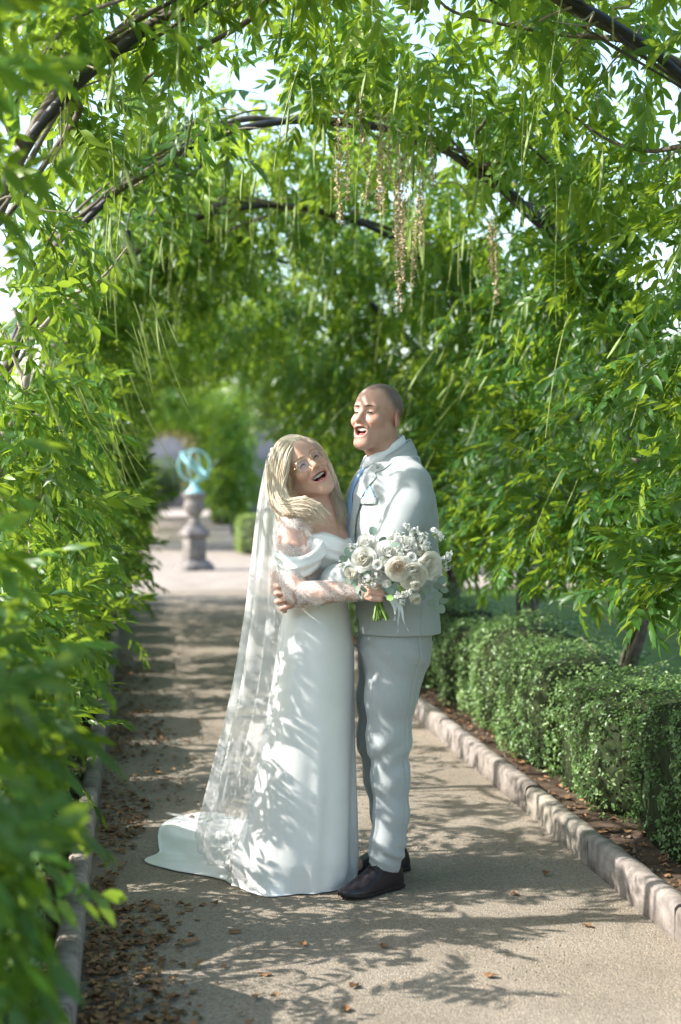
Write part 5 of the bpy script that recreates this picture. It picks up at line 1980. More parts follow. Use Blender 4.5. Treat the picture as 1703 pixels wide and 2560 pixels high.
# lace sleeve, from below the bare shoulder to the wrist, with a scalloped top edge
ax_pts = catmull([b_sh * 0.90 + b_el * 0.10 + np.array([0.004, 0.0, 0.0]), b_sh * 0.5 + b_el * 0.5 + np.array([-0.008, -0.010, 0]), b_el + np.array([0.0, 0, 0.0]), b_el * 0.6 + b_wr * 0.4 + np.array([0, 0, -0.004]), b_wr + np.array([0.004, 0, 0])], 60)
rad = np.interp(np.linspace(0, 1, 60), [0, 0.1, 0.25, 0.42, 0.5, 0.58, 0.75, 1.0], [0.070, 0.067, 0.058, 0.050, 0.047, 0.046, 0.042, 0.030])
v, f = tube(ax_pts, rad, 40)
v = v.reshape(60, 40, 3)
tan = nrm(ax_pts[1] - ax_pts[0])
sc_ = 0.006 * np.sin(np.arange(40) * 2 * math.pi / 40 * 9)
for i in range(6):
    v[i] -= tan * (sc_ * (1 - i / 6))[:, None]
rk = vnoise(v * np.array([30, 30, 40]), 6) * 0.0022
v += (v - ax_pts[:, None]) / rad[:, None, None] * rk[..., None]
mb = MB(); mb.add(v.reshape(-1, 3), f)
mb.build('lace_sleeve', M['lace'], bride, off=B_OFF)
ax2 = catmull([b_sh2, b_el2, b_wr2], 30)
mb = MB(); v, f = tube(ax2, np.linspace(0.056, 0.029, 30), 24); mb.add(v, f)
mb.build('lace_sleeve', M['lace'], bride, off=B_OFF)

# satin cowl slung round the upper arm
nph = 64
a = np.linspace(0, 2 * math.pi, nph, endpoint=False)
c0 = np.array([-0.142, -0.178, 0])
rows = []
zt = 1.172 + 0.035 * np.cos(a) ** 2 + 0.012 * np.cos(a) + 0.035 * np.clip(np.sin(a), 0, 1)      # low towards the camera
zb = 1.098 + 0.018 * np.cos(a) ** 2 + 0.008 * np.cos(a) + 0.02 * np.clip(np.sin(a), 0, 1)
for q in np.concatenate([[0.0], np.linspace(0.02, 1, 26)]):
    rt = np.interp(q, [0, 0.1, 0.35, 0.7, 1.0], [0.080, 0.087, 0.090, 0.080, 0.064])
    fold = 0.004 * np.sin(q * 15 + 1.2 * np.cos(a)) * math.sin(q * math.pi) + 0.0018 * np.sin(5 * a + q * 7)
    z = zt + (zb - zt) * q
    sag = c0 + np.array([0.0, -0.02 * q, 0])
    rows.append(np.stack([sag[0] + (rt + fold) * np.cos(a), sag[1] + 0.92 * (rt + fold) * np.sin(a), z], 1))
inner = rows[0].copy()
for dz, dr in ((-0.006, 0.010), (-0.025, 0.014), (-0.05, 0.018)):
    q = inner.copy(); q[:, 2] += dz
    q[:, 0] -= dr * np.cos(a); q[:, 1] -= dr * np.sin(a)
    rows.insert(0, q)
v = np.array(rows)
mb = MB(); mb.add(v.reshape(-1, 3), grid_faces(len(rows), nph, True)[:, ::-1])
mb.build('sleeve_drape', M['satin'], bride, off=B_OFF)

# veil: falls from the back of the head round the back of the skirt to the floor
lb = np.array([Q(668, 1150, 0.0), Q(650, 1260, 0.02), Q(634, 1400, 0.04), Q(614, 1560, 0.06), Q(585, 1740, 0.08), Q(545, 1910, 0.10), Q(516, 2030, 0.14), Q(500, 2085, 0.22)])
rb = np.array([Q(690, 1165, -0.09), Q(712, 1280, -0.10), Q(712, 1420, -0.11), Q(704, 1560, -0.17), Q(690, 1740, -0.21), Q(655, 1900, -0.23), Q(625, 2040, -0.24), Q(610, 2120, -0.25)])
bb = np.array([Q(690, 1150, 0.06), Q(690, 1280, 0.12), Q(690, 1420, 0.14), Q(690, 1560, 0.18), Q(690, 1740, 0.24), Q(660, 1900, 0.32), Q(640, 2010, 0.40), Q(630, 2040, 0.55)])
nv_, nu_ = 90, 90
L_, R_, B_ = (catmull(q, nv_) for q in (lb, rb, bb))
vv, cc = [], []
u = np.linspace(0, 1, nu_)
for i in range(nv_):
    tt = i / (nv_ - 1)
    # back edge -> left silhouette -> front edge, one bent sheet
    w = np.stack([(1 - u) ** 2, 2 * u * (1 - u), u ** 2], 1)
    ctrl = 2 * L_[i] - 0.5 * (B_[i] + R_[i])
    p = w[:, :1] * B_[i] + w[:, 1:2] * ctrl + w[:, 2:] * R_[i]
    tg = np.gradient(p, axis=0)
    nn = np.stack([tg[:, 1], -tg[:, 0], 0 * u], 1); nn /= np.linalg.norm(nn, axis=1)[:, None] + 1e-9
    fold = (0.004 + 0.014 * tt) * (np.sin(u * 34 + 1.5 * math.sin(tt * 3)) + 0.6 * np.sin(u * 61 + 3 + tt * 2))
    p = p + nn * fold[:, None]
    # stay outside the skirt
    z = np.clip(p[:, 2], 0.05, 1.02)
    l = np.interp(-z, -zk, xl); r_ = np.interp(-z, -zk, xr)
    cx, rx = (l + r_) / 2, (r_ - l) / 2 + 0.018
    ry = np.interp(-z, -zk, ry_) + 0.018; cy = np.interp(-z, -zk, cyk)
    k = np.hypot((p[:, 0] - cx) / rx, (p[:, 1] - cy) / ry)
    push = np.where((k < 1.06) & (p[:, 2] < 1.0), 1.06 / np.maximum(k, 0.2), 1.0)
    p[:, 0] = cx + (p[:, 0] - cx) * push; p[:, 1] = cy + (p[:, 1] - cy) * push
    p[:, 2] = np.maximum(p[:, 2], 0.045)
    vv.append(p)
    edge = (np.abs(u - 0.50) < 0.035) * (tt < 0.6)
    dens = 0.92 + 0.14 * np.sin(u * 34 + 1.5 * math.sin(tt * 3) + 0.6) + 0.06 * np.sin(u * 90)
    cc.append(np.stack([np.clip(dens * (1.15 - 0.30 * tt), 0.2, 1.5), (edge > 0.05) * 1.0, 0 * u], 1))
vv, cc = np.array(vv), np.array(cc)
# tail of the veil lying on the train
tail = [vv[-1]]
tc = [cc[-1]]
for q in np.linspace(0.08, 1, 26):
    p = vv[-1].copy()
    goal = np.stack([-0.42 + 0.16 * u - 0.32 * (1 - u), 0.86 - 0.78 * u ** 1.2 + 0.05 * np.sin(u * 9), 0.034 + 0 * u], 1)
    p = p * (1 - q) + goal * q
    p[:, 2] = 0.036 + 0.010 * (1 - q) ** 2 + 0.010 * np.abs(np.sin(u * 20 + q * 6)) * (1 - 0.4 * q) - 0.010 * q * smooth01(u, 0.0, 0.0001)
    tail.append(p); tc.append(np.stack([0 * u + 0.9, (0 * u + (q > 0.9)) * 1.0, 0 * u], 1))
vv = np.concatenate([vv, np.array(tail[1:])]); cc = np.concatenate([cc, np.array(tc[1:])])
mb = MB(); mb.add(vv.reshape(-1, 3), grid_faces(len(vv), nu_), cc.reshape(-1, 3))
mb.build('veil', M['tulle'], bride, off=B_OFF)

# ------------------------------------------------------------------ hair
t = NT('blonde_hair')
a_ = t.n('ShaderNodeVertexColor', layer_name='col')
M['blonde'] = t.surf(t.n('ShaderNodeBsdfPrincipled', {'Base Color': a_.outputs[0], 'Roughness': 0.42, 'Specular IOR Level': 0.45, 'Sheen Weight': 0.2}))
HS = SDF(axis(-0.30, 0.02, 0.003), axis(-0.20, 0.12, 0.003), axis(1.30, 1.64, 0.003))
HS.ell(HB.w((0, -0.020, 0.046)), np.array((0.084, 0.104, 0.094)) * HB.sc, HB.B, 0.0)
HS.ell(HB.w((0.02, -0.055, -0.01)), np.array((0.082, 0.066, 0.085)) * HB.sc, HB.B, 0.03)
# face opening
HS.ell(HB.w((0.004, 0.105, -0.005)), np.array((0.066, 0.075, 0.088)) * HB.sc, HB.B, 0.012, 'sub')
HS.displace(lambda P: 0.0025 * np.sin((HB.l(P) @ np.array([60, 20, 0])) * 5 + vnoise(P * 30, 2) * 2))
V, F = HS.mesh()
hl = HB.l(V)
tone = 0.9 + 0.12 * np.sin(hl[:, 0] * 420 + hl[:, 1] * 160) + 0.08 * vnoise(V * 70, 5)
mb = MB(); mb.add(V, F, np.stack([0.62 * tone, 0.49 * tone, 0.33 * tone], 1))
hair = mb.build('hair', M['blonde'], bride, off=B_OFF)
near_guides = [
    [Q(742, 1098, -0.05), Q(700, 1112, -0.10), Q(680, 1160, -0.12), Q(680, 1215, -0.12), Q(698, 1256, -0.14), Q(735, 1262, -0.18), Q(775, 1268, -0.19), Q(800, 1300, -0.19)],
    [Q(745, 1097, -0.06), Q(714, 1120, -0.125), Q(700, 1165, -0.14), Q(694, 1215, -0.14), Q(708, 1258, -0.165), Q(750, 1252, -0.19), Q(790, 1272, -0.20), Q(812, 1300, -0.19)],
    [Q(748, 1097, -0.06), Q(727, 1130, -0.135), Q(716, 1175, -0.15), Q(708, 1215, -0.15), Q(722, 1250, -0.175), Q(762, 1246, -0.19), Q(800, 1262, -0.19), Q(826, 1288, -0.18)],
    [Q(738, 1100, 0.0), Q(688, 1122, -0.05), Q(672, 1165, -0.08), Q(672, 1215, -0.10), Q(684, 1262, -0.13), Q(712, 1285, -0.17), Q(750, 1280, -0.19), Q(784, 1300, -0.19)],
    [Q(735, 1100, 0.03), Q(682, 1125, 0.0), Q(668, 1165, -0.02), Q(668, 1215, -0.05), Q(680, 1265, -0.08), Q(700, 1295, -0.12), Q(720, 1310, -0.14), Q(735, 1322, -0.15)],
]
far_guides = [
    [Q(745, 1096, -0.03), Q(778, 1106, -0.07), Q(804, 1128, -0.05), Q(822, 1165, 0.0), Q(834, 1205, 0.0), Q(848, 1245, -0.03), Q(862, 1280, -0.06), Q(866, 1310, -0.07)],
    [Q(742, 1095, -0.01), Q(775, 1102, -0.04), Q(802, 1122, -0.01), Q(826, 1170, 0.04), Q(842, 1210, 0.03), Q(856, 1250, 0.0), Q(870, 1285, -0.03), Q(858, 1312, -0.06)],
    [Q(738, 1094, 0.01), Q(768, 1100, 0.02), Q(800, 1125, 0.05), Q(818, 1180, 0.05), Q(826, 1225, 0.0), Q(836, 1262, -0.05), Q(850, 1290, -0.07), Q(846, 1318, -0.08)],
    [Q(745, 1096, -0.04), Q(775, 1110, -0.085), Q(797, 1130, -0.07), Q(812, 1165, -0.03), Q(822, 1210, -0.02), Q(832, 1245, -0.06), Q(848, 1270, -0.08), Q(856, 1298, -0.08)],
]


def locks(guides, n, seed, r0):
    r = np.random.default_rng(seed)
    g = np.array(guides)
    for i in range(n):
        w = r.dirichlet(np.ones(len(guides)) * 0.55)
        c = np.tensordot(w, g, 1)
        c = c + r.normal(0, 0.0024, c.shape) * (np.linspace(0.5, 1.0, len(c)) ** 1 + 3.2 * smooth01(np.linspace(0, 1, len(c)), 0.7, 1.0))[:, None] + r.normal(0, 0.003, 3)
        keepn = r.integers(len(c) - 2, len(c) + 1)
        pts = catmull(c[:keepn], 22)
        tt = np.linspace(0, 1, 22)
        wv = 0.005 * smooth01(tt, 0.45, 1.0)
        pts = pts + np.stack([wv * np.sin(tt * 22 + r.random() * 6), wv * np.cos(tt * 22 + r.random() * 6), wv * 0.6 * np.sin(tt * 17 + r.random() * 6)], 1)
        # keep outside the skull
        for q in range(12):
            pl = HB.l(pts[q])
            e_ = np.linalg.norm((pl - np.array([0, -0.018, 0.043])) / np.array([0.083, 0.104, 0.093]))
            if e_ < 1.0:
                pl = np.array([0, -0.018, 0.043]) + (pl - np.array([0, -0.018, 0.043])) / max(e_, 0.3)
                pts[q] = HB.w(pl)
        rd = r0 * (0.6 + 0.8 * r.random()) * (np.sin(np.clip(tt * 1.0 + 0.05, 0, 1) * math.pi) ** 0.45 * 0.8 + 0.2) * (1 - 0.6 * tt ** 3)
        tone = 0.88 + 0.26 * r.random()
        base = np.array([0.69, 0.58, 0.45]) * tone * (1 - 0.28 * w[-1]) * (1 - 0.2 * w[0])
        if r.random() < 0.15:
            base = np.array([0.52, 0.40, 0.27]) * tone
        yield tube(pts, rd, 4, 0.7), base


HM = SDF(axis(-0.30, 0.06, 0.0035), axis(-0.26, 0.12, 0.0035), axis(1.24, 1.64, 0.0035))
for gs, rad_ in ((near_guides, [0.006, 0.008, 0.009, 0.009, 0.009, 0.008, 0.006, 0.003]), (far_guides, [0.004, 0.005, 0.006, 0.008, 0.008, 0.007, 0.005, 0.002])):
    for g_ in gs:
        g2 = np.array(g_) + np.array([0, 0.013, 0])
        HM.chain(list(g2), rad_, 0.008)
HM.ell(HB.w((0.004, 0.105, -0.005)), np.array((0.060, 0.070, 0.084)) * HB.sc, HB.B, 0.008, 'sub')
HM.displace(lambda P: 0.002 * vnoise(P * np.array([60, 60, 18]), 9))
V, F = HM.mesh()
tone = 0.86 + 0.10 * vnoise(V * np.array([120, 120, 20]), 5)
mb = MB(); mb.add(V, F, np.stack([0.64 * tone, 0.52 * tone, 0.37 * tone], 1))
mb.build('hair_mass', M['blonde'], bride, off=B_OFF)
mb = MB()
for (v, f), c in locks(near_guides, 1500, 5, 0.0019):
    mb.add(v, f, c)
for (v, f), c in locks(far_guides, 800, 6, 0.0018):
    mb.add(v, f, c)
mb.build('hair_locks', M['blonde'], bride, off=B_OFF)

# ------------------------------------------------------------------ glasses
gls = empty('glasses', Vector(-B_OFF) * 0)
gls.parent = bride
t = NT('lens_glass')
gl = t.n('ShaderNodeBsdfGlossy', {'Roughness': 0.02})
tp = t.n('ShaderNodeBsdfTransparent', {'Color': (0.96, 0.96, 0.97, 1)})
mxs = t.n('ShaderNodeMixShader', {0: 0.07})
t.t.links.new(tp.outputs[0], mxs.inputs[1]); t.t.links.new(gl.outputs[0], mxs.inputs[2])
M['lens'] = t.surf(mxs)
fr_y = 0.100
for sx in (-1, 1):
    a = np.linspace(0, 2 * math.pi, 33)
    se = 1.0 / (np.abs(np.cos(a)) ** 3 + np.abs(np.sin(a)) ** 3) ** (1 / 3)
    loc_ = np.stack([sx * 0.0335 + 0.0245 * se * np.cos(a), fr_y - 0.10 * np.abs(sx * 0.0335 + 0.0245 * se * np.cos(a)) - 0.002, 0.001 + 0.0225 * se * np.sin(a)], 1)
    pts = np.array([HB.w(p) for p in loc_])
    mb = MB(); v, f = tube(pts, 0.00125, 6); mb.add(v, f)
    mb.build('rim', M['gold'], gls, off=B_OFF)
    mb = MB()
    mb.add(np.vstack([pts[:-1], pts[:-1].mean(0)]), [[i, (i + 1) % 32, 32] for i in range(32)])
    mb.build('lens', M['lens'], gls, off=B_OFF)
    mb = MB()
    add_tube(mb, catmull([HB.w((sx * 0.058, fr_y - 0.008, 0.006)), HB.w((sx * 0.070, 0.085, 0.007)), HB.w((sx * 0.082, 0.03, 0.009)), HB.w((sx * 0.084, -0.02, 0.010)), HB.w((sx * 0.08, -0.04, -0.01))], 20), 0.0013, 6)
    mb.build('temple', M['gold'], gls, off=B_OFF)
mb = MB()
add_tube(mb, catmull([HB.w((-0.0105, fr_y - 0.002, 0.003)), HB.w((0, fr_y + 0.004, 0.007)), HB.w((0.0105, fr_y - 0.002, 0.003))], 10), 0.0013, 6)
mb.build('bridge', M['gold'], gls, off=B_OFF)
mb = MB()
ep = HB.w((-0.082, -0.016, -0.030))
lathe(mb, [(0, 0.0), (0.003, 0.002), (0.004, 0.005), (0.003, 0.008), (0, 0.010)], 8)
me_ear = mb.mesh('earring', M['tooth'])
link('earring', me_ear, bride, (ep - B_OFF).tolist())
# ------------------------------------------------------------------ bouquet
BQY = -0.365
bq_c = Q(955, 1450, BQY)
bouquet = empty('bouquet', c2w(bq_c), 'hand-tied bouquet of white and cream roses with eucalyptus held by the bride', 'bouquet', rot=(0, 0, -YAW))
t = NT('rose_petal')
a_ = t.n('ShaderNodeVertexColor', layer_name='col')
pr = t.n('ShaderNodeBsdfPrincipled', {'Base Color': a_.outputs[0], 'Roughness': 0.6, 'Specular IOR Level': 0.2, 'Normal': t.bump(t.noise(90, 2), 0.08, 0.004)})
tl = t.n('ShaderNodeBsdfTranslucent', {'Color': a_.outputs[0]})
mx = t.n('ShaderNodeMixShader', {0: 0.42})
t.t.links.new(pr.outputs[0], mx.inputs[1]); t.t.links.new(tl.outputs[0], mx.inputs[2])
M['petal'] = t.surf(mx)
M['euca'] = simple('eucalyptus', (0.22, 0.30, 0.24), 0.55, 0.25, 40, 0.1, 100, 0.35, attr=True)
M['green_stem'] = simple('green_stem', (0.16, 0.26, 0.06), 0.5, 0.3, 40, 0.1, 100, 0.35)
M['ribbon'] = simple('silk_ribbon', (0.74, 0.78, 0.80), 0.4, 0.05, 40, 0.0, 100, 0.4)


def cq(cx, cy, y=BQY):
    """position from the bouquet study grid"""
    return Q(840 + cx / 4.9, 1280 + cy / 4.9, y)


def petal(width, height, cup, flare, nu=7, nv=7):
    u = np.linspace(-1, 1, nu); t = np.linspace(0, 1, nv)
    w = width * (0.35 + 0.65 * np.sin(np.clip(t * 0.62 + 0.12, 0, 1) * math.pi) ** 0.8)
    gu, gt = np.meshgrid(u, t, indexing='ij')
    ww = np.interp(gt, t, w)
    tip = 1 - 0.16 * gu ** 4 * gt
    x = gu * ww
    z = height * gt * tip
    y = cup * (1 - gu ** 2) * np.sin(gt * math.pi * 0.75) * width + flare * np.clip(gt - 0.62, 0, 1) ** 1.4 * height * 2.2 - 0.35 * cup * width * gu ** 2
    return np.stack([x, y, z], -1).reshape(-1, 3), grid_faces(nu, nv)


def rose_mesh(seed, openness, outer, inner, name='rose'):
    """unit rose (radius about 1) opening to +z"""
    r = np.random.default_rng(seed)
    mb = MB()
    rings = [(0.08, 3, 1.0, 0.30, -0.02), (0.19, 3, 1.02, 0.46, 0.0), (0.33, 4, 1.0, 0.58, 0.04), (0.50, 4, 0.98, 0.72, 0.12), (0.66, 5, 0.95, 0.80, 0.24), (0.80, 5, 0.86, 0.86, 0.40)]
    rings = rings[:3 + int(round(3 * openness))]
    for k, (rad, n, h, w, fl) in enumerate(rings):
        q = k / 5
        for i in range(n):
            a = 2 * math.pi * i / n + k * 0.9 + 0.25 * r.standard_normal()
            v, f = petal(w, h * (0.95 + 0.1 * r.random()), 0.25, fl * (0.7 + 0.6 * r.random()) * openness)
            tl = (0.10 + 0.55 * q * openness) + 0.06 * r.standard_normal()
            Rx = np.array([[1, 0, 0], [0, math.cos(tl), math.sin(tl)], [0, -math.sin(tl), math.cos(tl)]])
            v = v @ Rx.T
            v[:, 1] += rad * 0.75
            Rz = np.array([[math.cos(a), -math.sin(a), 0], [math.sin(a), math.cos(a), 0], [0, 0, 1]])
            v = v @ Rz.T
            v += 0.025 * np.stack([vnoise(v * 3 + seed, 1), vnoise(v * 3 + seed, 2), vnoise(v * 3 + seed, 3)], 1)
            v[:, 2] -= 0.45
            c = np.array(inner) * (1 - q) + np.array(outer) * q
            mb.add(v, f, c * (0.96 + 0.06 * r.random()))
    o = mb.mesh(name, M['petal'])
    return o


W, CR, PC = (0.90, 0.895, 0.86), (0.92, 0.89, 0.80), (0.90, 0.77, 0.62)
ROSES = {'white': rose_mesh(1, 1.0, W, (0.80, 0.77, 0.68)), 'white2': rose_mesh(2, 0.9, W, W), 'cream': rose_mesh(3, 1.0, (0.90, 0.88, 0.80), CR), 'peach': rose_mesh(4, 1.0, (0.90, 0.88, 0.81), PC), 'bud': rose_mesh(5, 0.15, (0.80, 0.78, 0.68), CR)}


def face_rot(dx, dz, toward=1.0, roll=0.0):
    d = Vector((dx, -toward, dz)).normalized()
    q = d.to_track_quat('Z', 'Y')
    return q @ Quaternion((0, 0, 1), roll)


def put(name, me, cx, cy, rad, y, dx, dz, toward=1.0, roll=None):
    p = cq(cx, cy, y) - bq_c
    s = rad / 4.9 * (D0 + y) / 3548
    return link(name, me, bouquet, p.tolist(), face_rot(dx, dz, toward, random.random() * 6 if roll is None else roll), (s, s, s))


for kind, cx, cy, rad, y, dx, dz in [('white', 340, 580, 112, -0.40, -0.3, 0.2), ('bud', 205, 745, 105, -0.385, -0.8, -0.2), ('white2', 640, 490, 115, -0.395, 0.0, 0.5), ('peach', 765, 690, 108, -0.43, 0.1, -0.1),
                                     ('cream', 950, 790, 128, -0.415, 0.2, -0.5), ('cream', 1145, 655, 118, -0.395, 0.5, -0.1), ('bud', 965, 1055, 95, -0.385, 0.3, -0.6), ('white2', 370, 370, 85, -0.365, -0.3, 0.7),
                                     ('white', 480, 480, 90, -0.38, -0.1, 0.4), ('white2', 860, 420, 100, -0.37, 0.1, 0.7), ('white', 1040, 500, 95, -0.365, 0.4, 0.5), ('white2', 560, 760, 95, -0.40, -0.2, -0.3),
                                     ('bud', 970, 890, 78, -0.44, 0.2, -0.4), ('white', 1210, 720, 85, -0.365, 0.8, -0.2), ('white2', 370, 800, 75, -0.375, -0.4, -0.4)]:
    put('rose', ROSES[kind], cx, cy, rad * (1.08 if kind != 'bud' else 1.3), y, dx, dz)

# five-petal open flowers with a green eye
mb = MB()
for ring, (n, rad0, tl0, w) in enumerate(((6, 0.12, 0.55, 0.55), (6, 0.22, 0.95, 0.62))):
    for i in range(n):
        v, f = petal(w, 0.85, 0.3, 0.25)
        tl = tl0
        Rx = np.array([[1, 0, 0], [0, math.cos(tl), math.sin(tl)], [0, -math.sin(tl), math.cos(tl)]])
        v = v @ Rx.T; v[:, 1] += rad0
        a = 2 * math.pi * (i + 0.5 * ring) / n
        Rz = np.array([[math.cos(a), -math.sin(a), 0], [math.sin(a), math.cos(a), 0], [0, 0, 1]])
        v = v @ Rz.T; v[:, 2] -= 0.2
        mb.add(v, f, (0.90, 0.89, 0.86))
lathe(mb, [(0.0, 0.28), (0.10, 0.24), (0.16, 0.10), (0.14, -0.1)], 10, col=(0.42, 0.42, 0.08))
LISI = mb.mesh('lisianthus', M['petal'])
for cx, cy, rad, y, dx, dz in [(510, 645, 66, -0.425, -0.1, -0.1), (925, 555, 66, -0.425, 0.2, 0.2), (620, 880, 55, -0.41, 0.0, -0.4), (690, 330, 62, -0.375, -0.1, 0.5)]:
    put('lisianthus', LISI, cx, cy, rad, y, dx, dz, roll=0.2)


def spray_mesh(seed, n, spread, name='blossom_spray', size=0.34):
    """cluster of little white blossoms on green stalks, radius about 1"""
    r = np.random.default_rng(seed)
    mb = MB()
    for i in range(n):
        p = r.standard_normal(3); p /= np.linalg.norm(p)
        p = p * np.array(spread) * (0.35 + 0.65 * r.random())
        p[2] = p[2] * 0.7 + 0.2
        add_tube(mb, catmull([(0, 0, -0.9), p * 0.4 + np.array([0, 0, -0.3]), p], 5), 0.022, 4, col=(0.25, 0.36, 0.10))
        d = nrm(p + np.array([0, 0, 0.4]) + 0.5 * r.standard_normal(3))
        u = nrm(np.cross(d, r.standard_normal(3))); w = np.cross(d, u)
        for k in range(5):
            a = 2 * math.pi * k / 5 + r.random() * 0.3
            ax_ = u * math.cos(a) + w * math.sin(a)
            sd_ = np.cross(d, ax_)
            s = size * (0.8 + 0.4 * r.random())
            v = [p, p + ax_ * s * 0.55 + sd_ * s * 0.33 + d * s * 0.28, p + ax_ * s + d * s * 0.30, p + ax_ * s * 0.55 - sd_ * s * 0.33 + d * s * 0.28, p + ax_ * s * 0.55 + d * s * 0.12]
            mb.add(v, [[0, 4, 1], [4, 2, 1], [0, 3, 4], [4, 3, 2]], (0.90, 0.90, 0.88))
        add_tube(mb, [p, p + d * size * 0.3], 0.03, 4, col=(0.5, 0.52, 0.2))
    for i in range(n // 2):
        p = r.standard_normal(3); p /= np.linalg.norm(p); p = p * np.array(spread) * 0.9
        add_tube(mb, catmull([(0, 0, -0.6), p * 0.5, p], 5), [0.02, 0.02, 0.03, 0.05, 0.01], 4, col=(0.34, 0.44, 0.13))
    return mb.mesh(name, M['petal'])


SPR = [spray_mesh(k, 12 + 2 * k, (0.9, 0.9, 0.8)) for k in range(4)]
for i, (cx, cy, rad, y) in enumerate([(700, 300, 75, -0.36), (830, 335, 70, -0.365), (950, 285, 85, -0.36), (1060, 350, 85, -0.365), (1215, 270, 70, -0.35), (1290, 320, 45, -0.35), (1295, 600, 72, -0.37), (1375, 520, 50, -0.36), (1365, 575, 45, -0.36),
                                      (1365, 675, 42, -0.36), (868, 185, 48, -0.36), (400, 830, 70, -0.40), (810, 965, 92, -0.425), (620, 880, 55, -0.405), (280, 430, 55, -0.37), (1090, 430, 60, -0.38), (590, 600, 60, -0.42), (1000, 640, 60, -0.42),
                                      (480, 790, 60, -0.41), (780, 480, 60, -0.405), (850, 600, 50, -0.425), (80, 650, 50, -0.37), (190, 440, 45, -0.365), (480, 900, 45, -0.405), (800, 1100, 50, -0.40)]):
    put('blossom_spray', SPR[i % 4], cx, cy, rad * 1.25, y, (cx - 700) / 700, (600 - cy) / 600, 0.9)


def leaf_round(name='eucalyptus_leaf', bright=False):
    n = 14
    a = np.linspace(0, 2 * math.pi, n, endpoint=False)
    o = np.stack([np.cos(a) * (0.82 + 0.06 * np.cos(a)), 1.0 + np.sin(a) * (1.0 + 0.06 * np.sin(a)), 0.16 * np.cos(a) ** 2], 1)
    mb = MB()
    c = (1.5, 1.9, 0.7) if bright else (1, 1, 1)
    mb.add(np.vstack([o, [0, 1.0, 0.0]]), [[i, (i + 1) % n, n] for i in range(n)], c)
    add_tube(mb, [(0, -0.5, -0.1), (0, 0.05, 0)], 0.05, 5, col=c)
    return mb.mesh(name, M['euca'])


EUC, EUB = leaf_round(), leaf_round(bright=True)
for i, (cx, cy, rad, ang, y, yaw_) in enumerate([(460, 300, 52, 5, -0.36, 0.1), (520, 360, 45, -75, -0.36, 0.4), (195, 560, 58, 30, -0.37, 0.2), (150, 590, 48, 80, -0.37, -0.5), (215, 640, 48, 15, -0.36, 0.9), (690, 1020, 52, 20, -0.41, 0.3),
                                                (710, 1050, 38, 95, -0.42, 0.0), (790, 420, 48, 70, -0.41, 0.7), (1080, 900, 55, -150, -0.38, 0.2), (1135, 900, 48, 150, -0.37, -0.6), (1190, 880, 55, -120, -0.365, 0.6), (1240, 870, 58, -60, -0.36, 0.1),
                                                (1290, 920, 45, -130, -0.355, 0.3), (1190, 1000, 52, -110, -0.365, 0.2), (1180, 1060, 45, 170, -0.365, -0.4), (1200, 1120, 42, 160, -0.36, 0.5), (1280, 1130, 52, -165, -0.36, 0.1), (1270, 1090, 45, -95, -0.355, 0.5),
                                                (310, 900, 45, -150, -0.41, 0.8), (270, 900, 45, 165, -0.40, 1.0), (300, 960, 45, 175, -0.40, 1.1), (250, 830, 45, 160, -0.38, 0.5), (150, 800, 40, 175, -0.37, 0.6), (1100, 480, 50, -40, -0.375, 0.5),
                                                (660, 980, 60, 40, -0.395, 0.2), (1060, 960, 55, 170, -0.365, 0.3), (430, 700, 50, 120, -0.40, 0.4), (720, 860, 50, -160, -0.405, 0.3), (180, 660, 50, 150, -0.355, 0.2)]):
    p = cq(cx, cy, y) - bq_c
    s = 1.2 * rad / 4.9 * (D0 + y) / 3548
    rot = Matrix.Rotation(math.radians(ang) * -1.0, 3, 'Y') @ Matrix.Rotation(yaw_, 3, 'Z') @ Matrix.Rotation(math.radians(75), 3, 'X')
    link('eucalyptus_leaf', EUB if i == 6 else EUC, bouquet, p.tolist(), rot.to_quaternion(), (s, s, s))

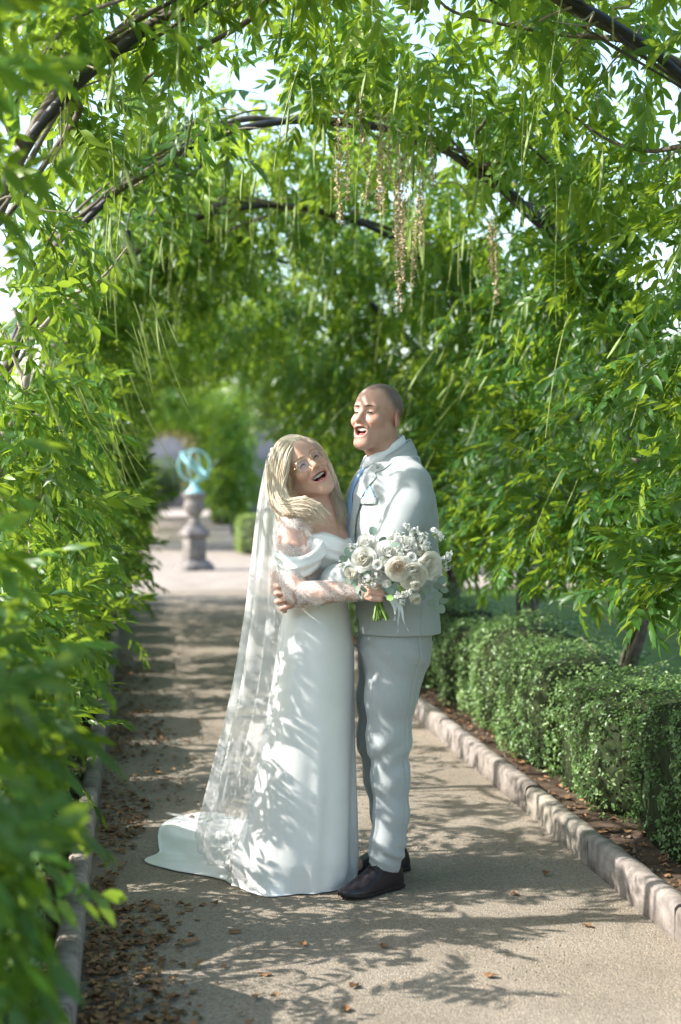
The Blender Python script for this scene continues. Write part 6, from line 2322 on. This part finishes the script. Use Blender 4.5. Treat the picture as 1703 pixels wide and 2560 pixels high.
# darker leaves filling the back of the posy
r = np.random.default_rng(78)
for i in range(34):
    a = r.random() * 6.28
    p = cq(720 + 430 * math.cos(a) * r.random() ** 0.5, 640 + 300 * math.sin(a) * r.random() ** 0.5, -0.352 + 0.012 * r.standard_normal()) - bq_c
    rot = Matrix.Rotation(-a + 1.57, 3, 'Y') @ Matrix.Rotation(r.normal(0, 0.5), 3, 'Z') @ Matrix.Rotation(math.radians(80), 3, 'X')
    s_ = 0.0125 * r.uniform(0.7, 1.2)
    link('eucalyptus_leaf', EUC, bouquet, p.tolist(), rot.to_quaternion(), (s_, s_, s_))

# stems: each its own part
r = np.random.default_rng(77)
for i in range(13):
    top = cq(600 + 22 * (i - 6) + r.normal(0, 8), 840, -0.355 + 0.012 * r.standard_normal())
    mid = st_top * 0.58 + st_bot * 0.42 + np.array([r.normal(0, 0.006), r.normal(0, 0.006), 0])
    bot = cq(450 + 16 * i + r.normal(0, 6), 1310 + 30 * r.standard_normal(), -0.345 + 0.015 * r.standard_normal())
    mb = MB()
    add_tube(mb, catmull([top, mid, bot], 14) - bq_c, 0.0028 + 0.0012 * r.random(), 6)
    mb.build('stem', M['green_stem'], bouquet)
# ribbon tails
def ribbon(pts, w, y0):
    c = catmull([cq(a, b, y0 + dy) for a, b, dy in pts], 24)
    mb = MB()
    t_ = np.linspace(0, 1, 24)
    sd = np.stack([np.cos(t_ * 2.2 - 0.3), 0.7 * np.sin(t_ * 4), 0 * t_], 1)
    v = np.stack([c - sd * w[:, None], c - sd * w[:, None] * 0.3 + np.array([0, -0.002, 0]), c + sd * w[:, None]], 1)
    mb.add(v.reshape(-1, 3) - bq_c, grid_faces(24, 3))
    o = mb.build('ribbon', M['ribbon'], bouquet)
    return o


ribbon([(640, 1020, 0), (700, 1080, -0.01), (725, 1180, 0.0), (720, 1330, -0.01)], np.linspace(0.014, 0.017, 24), -0.385)
ribbon([(680, 1030, 0), (775, 1180, -0.005), (765, 1330, 0.005), (760, 1480, 0)], np.linspace(0.005, 0.005, 24), -0.38)
ribbon([(690, 1030, 0), (800, 1170, 0), (830, 1330, -0.005), (890, 1460, 0)], np.linspace(0.005, 0.006, 24), -0.38)
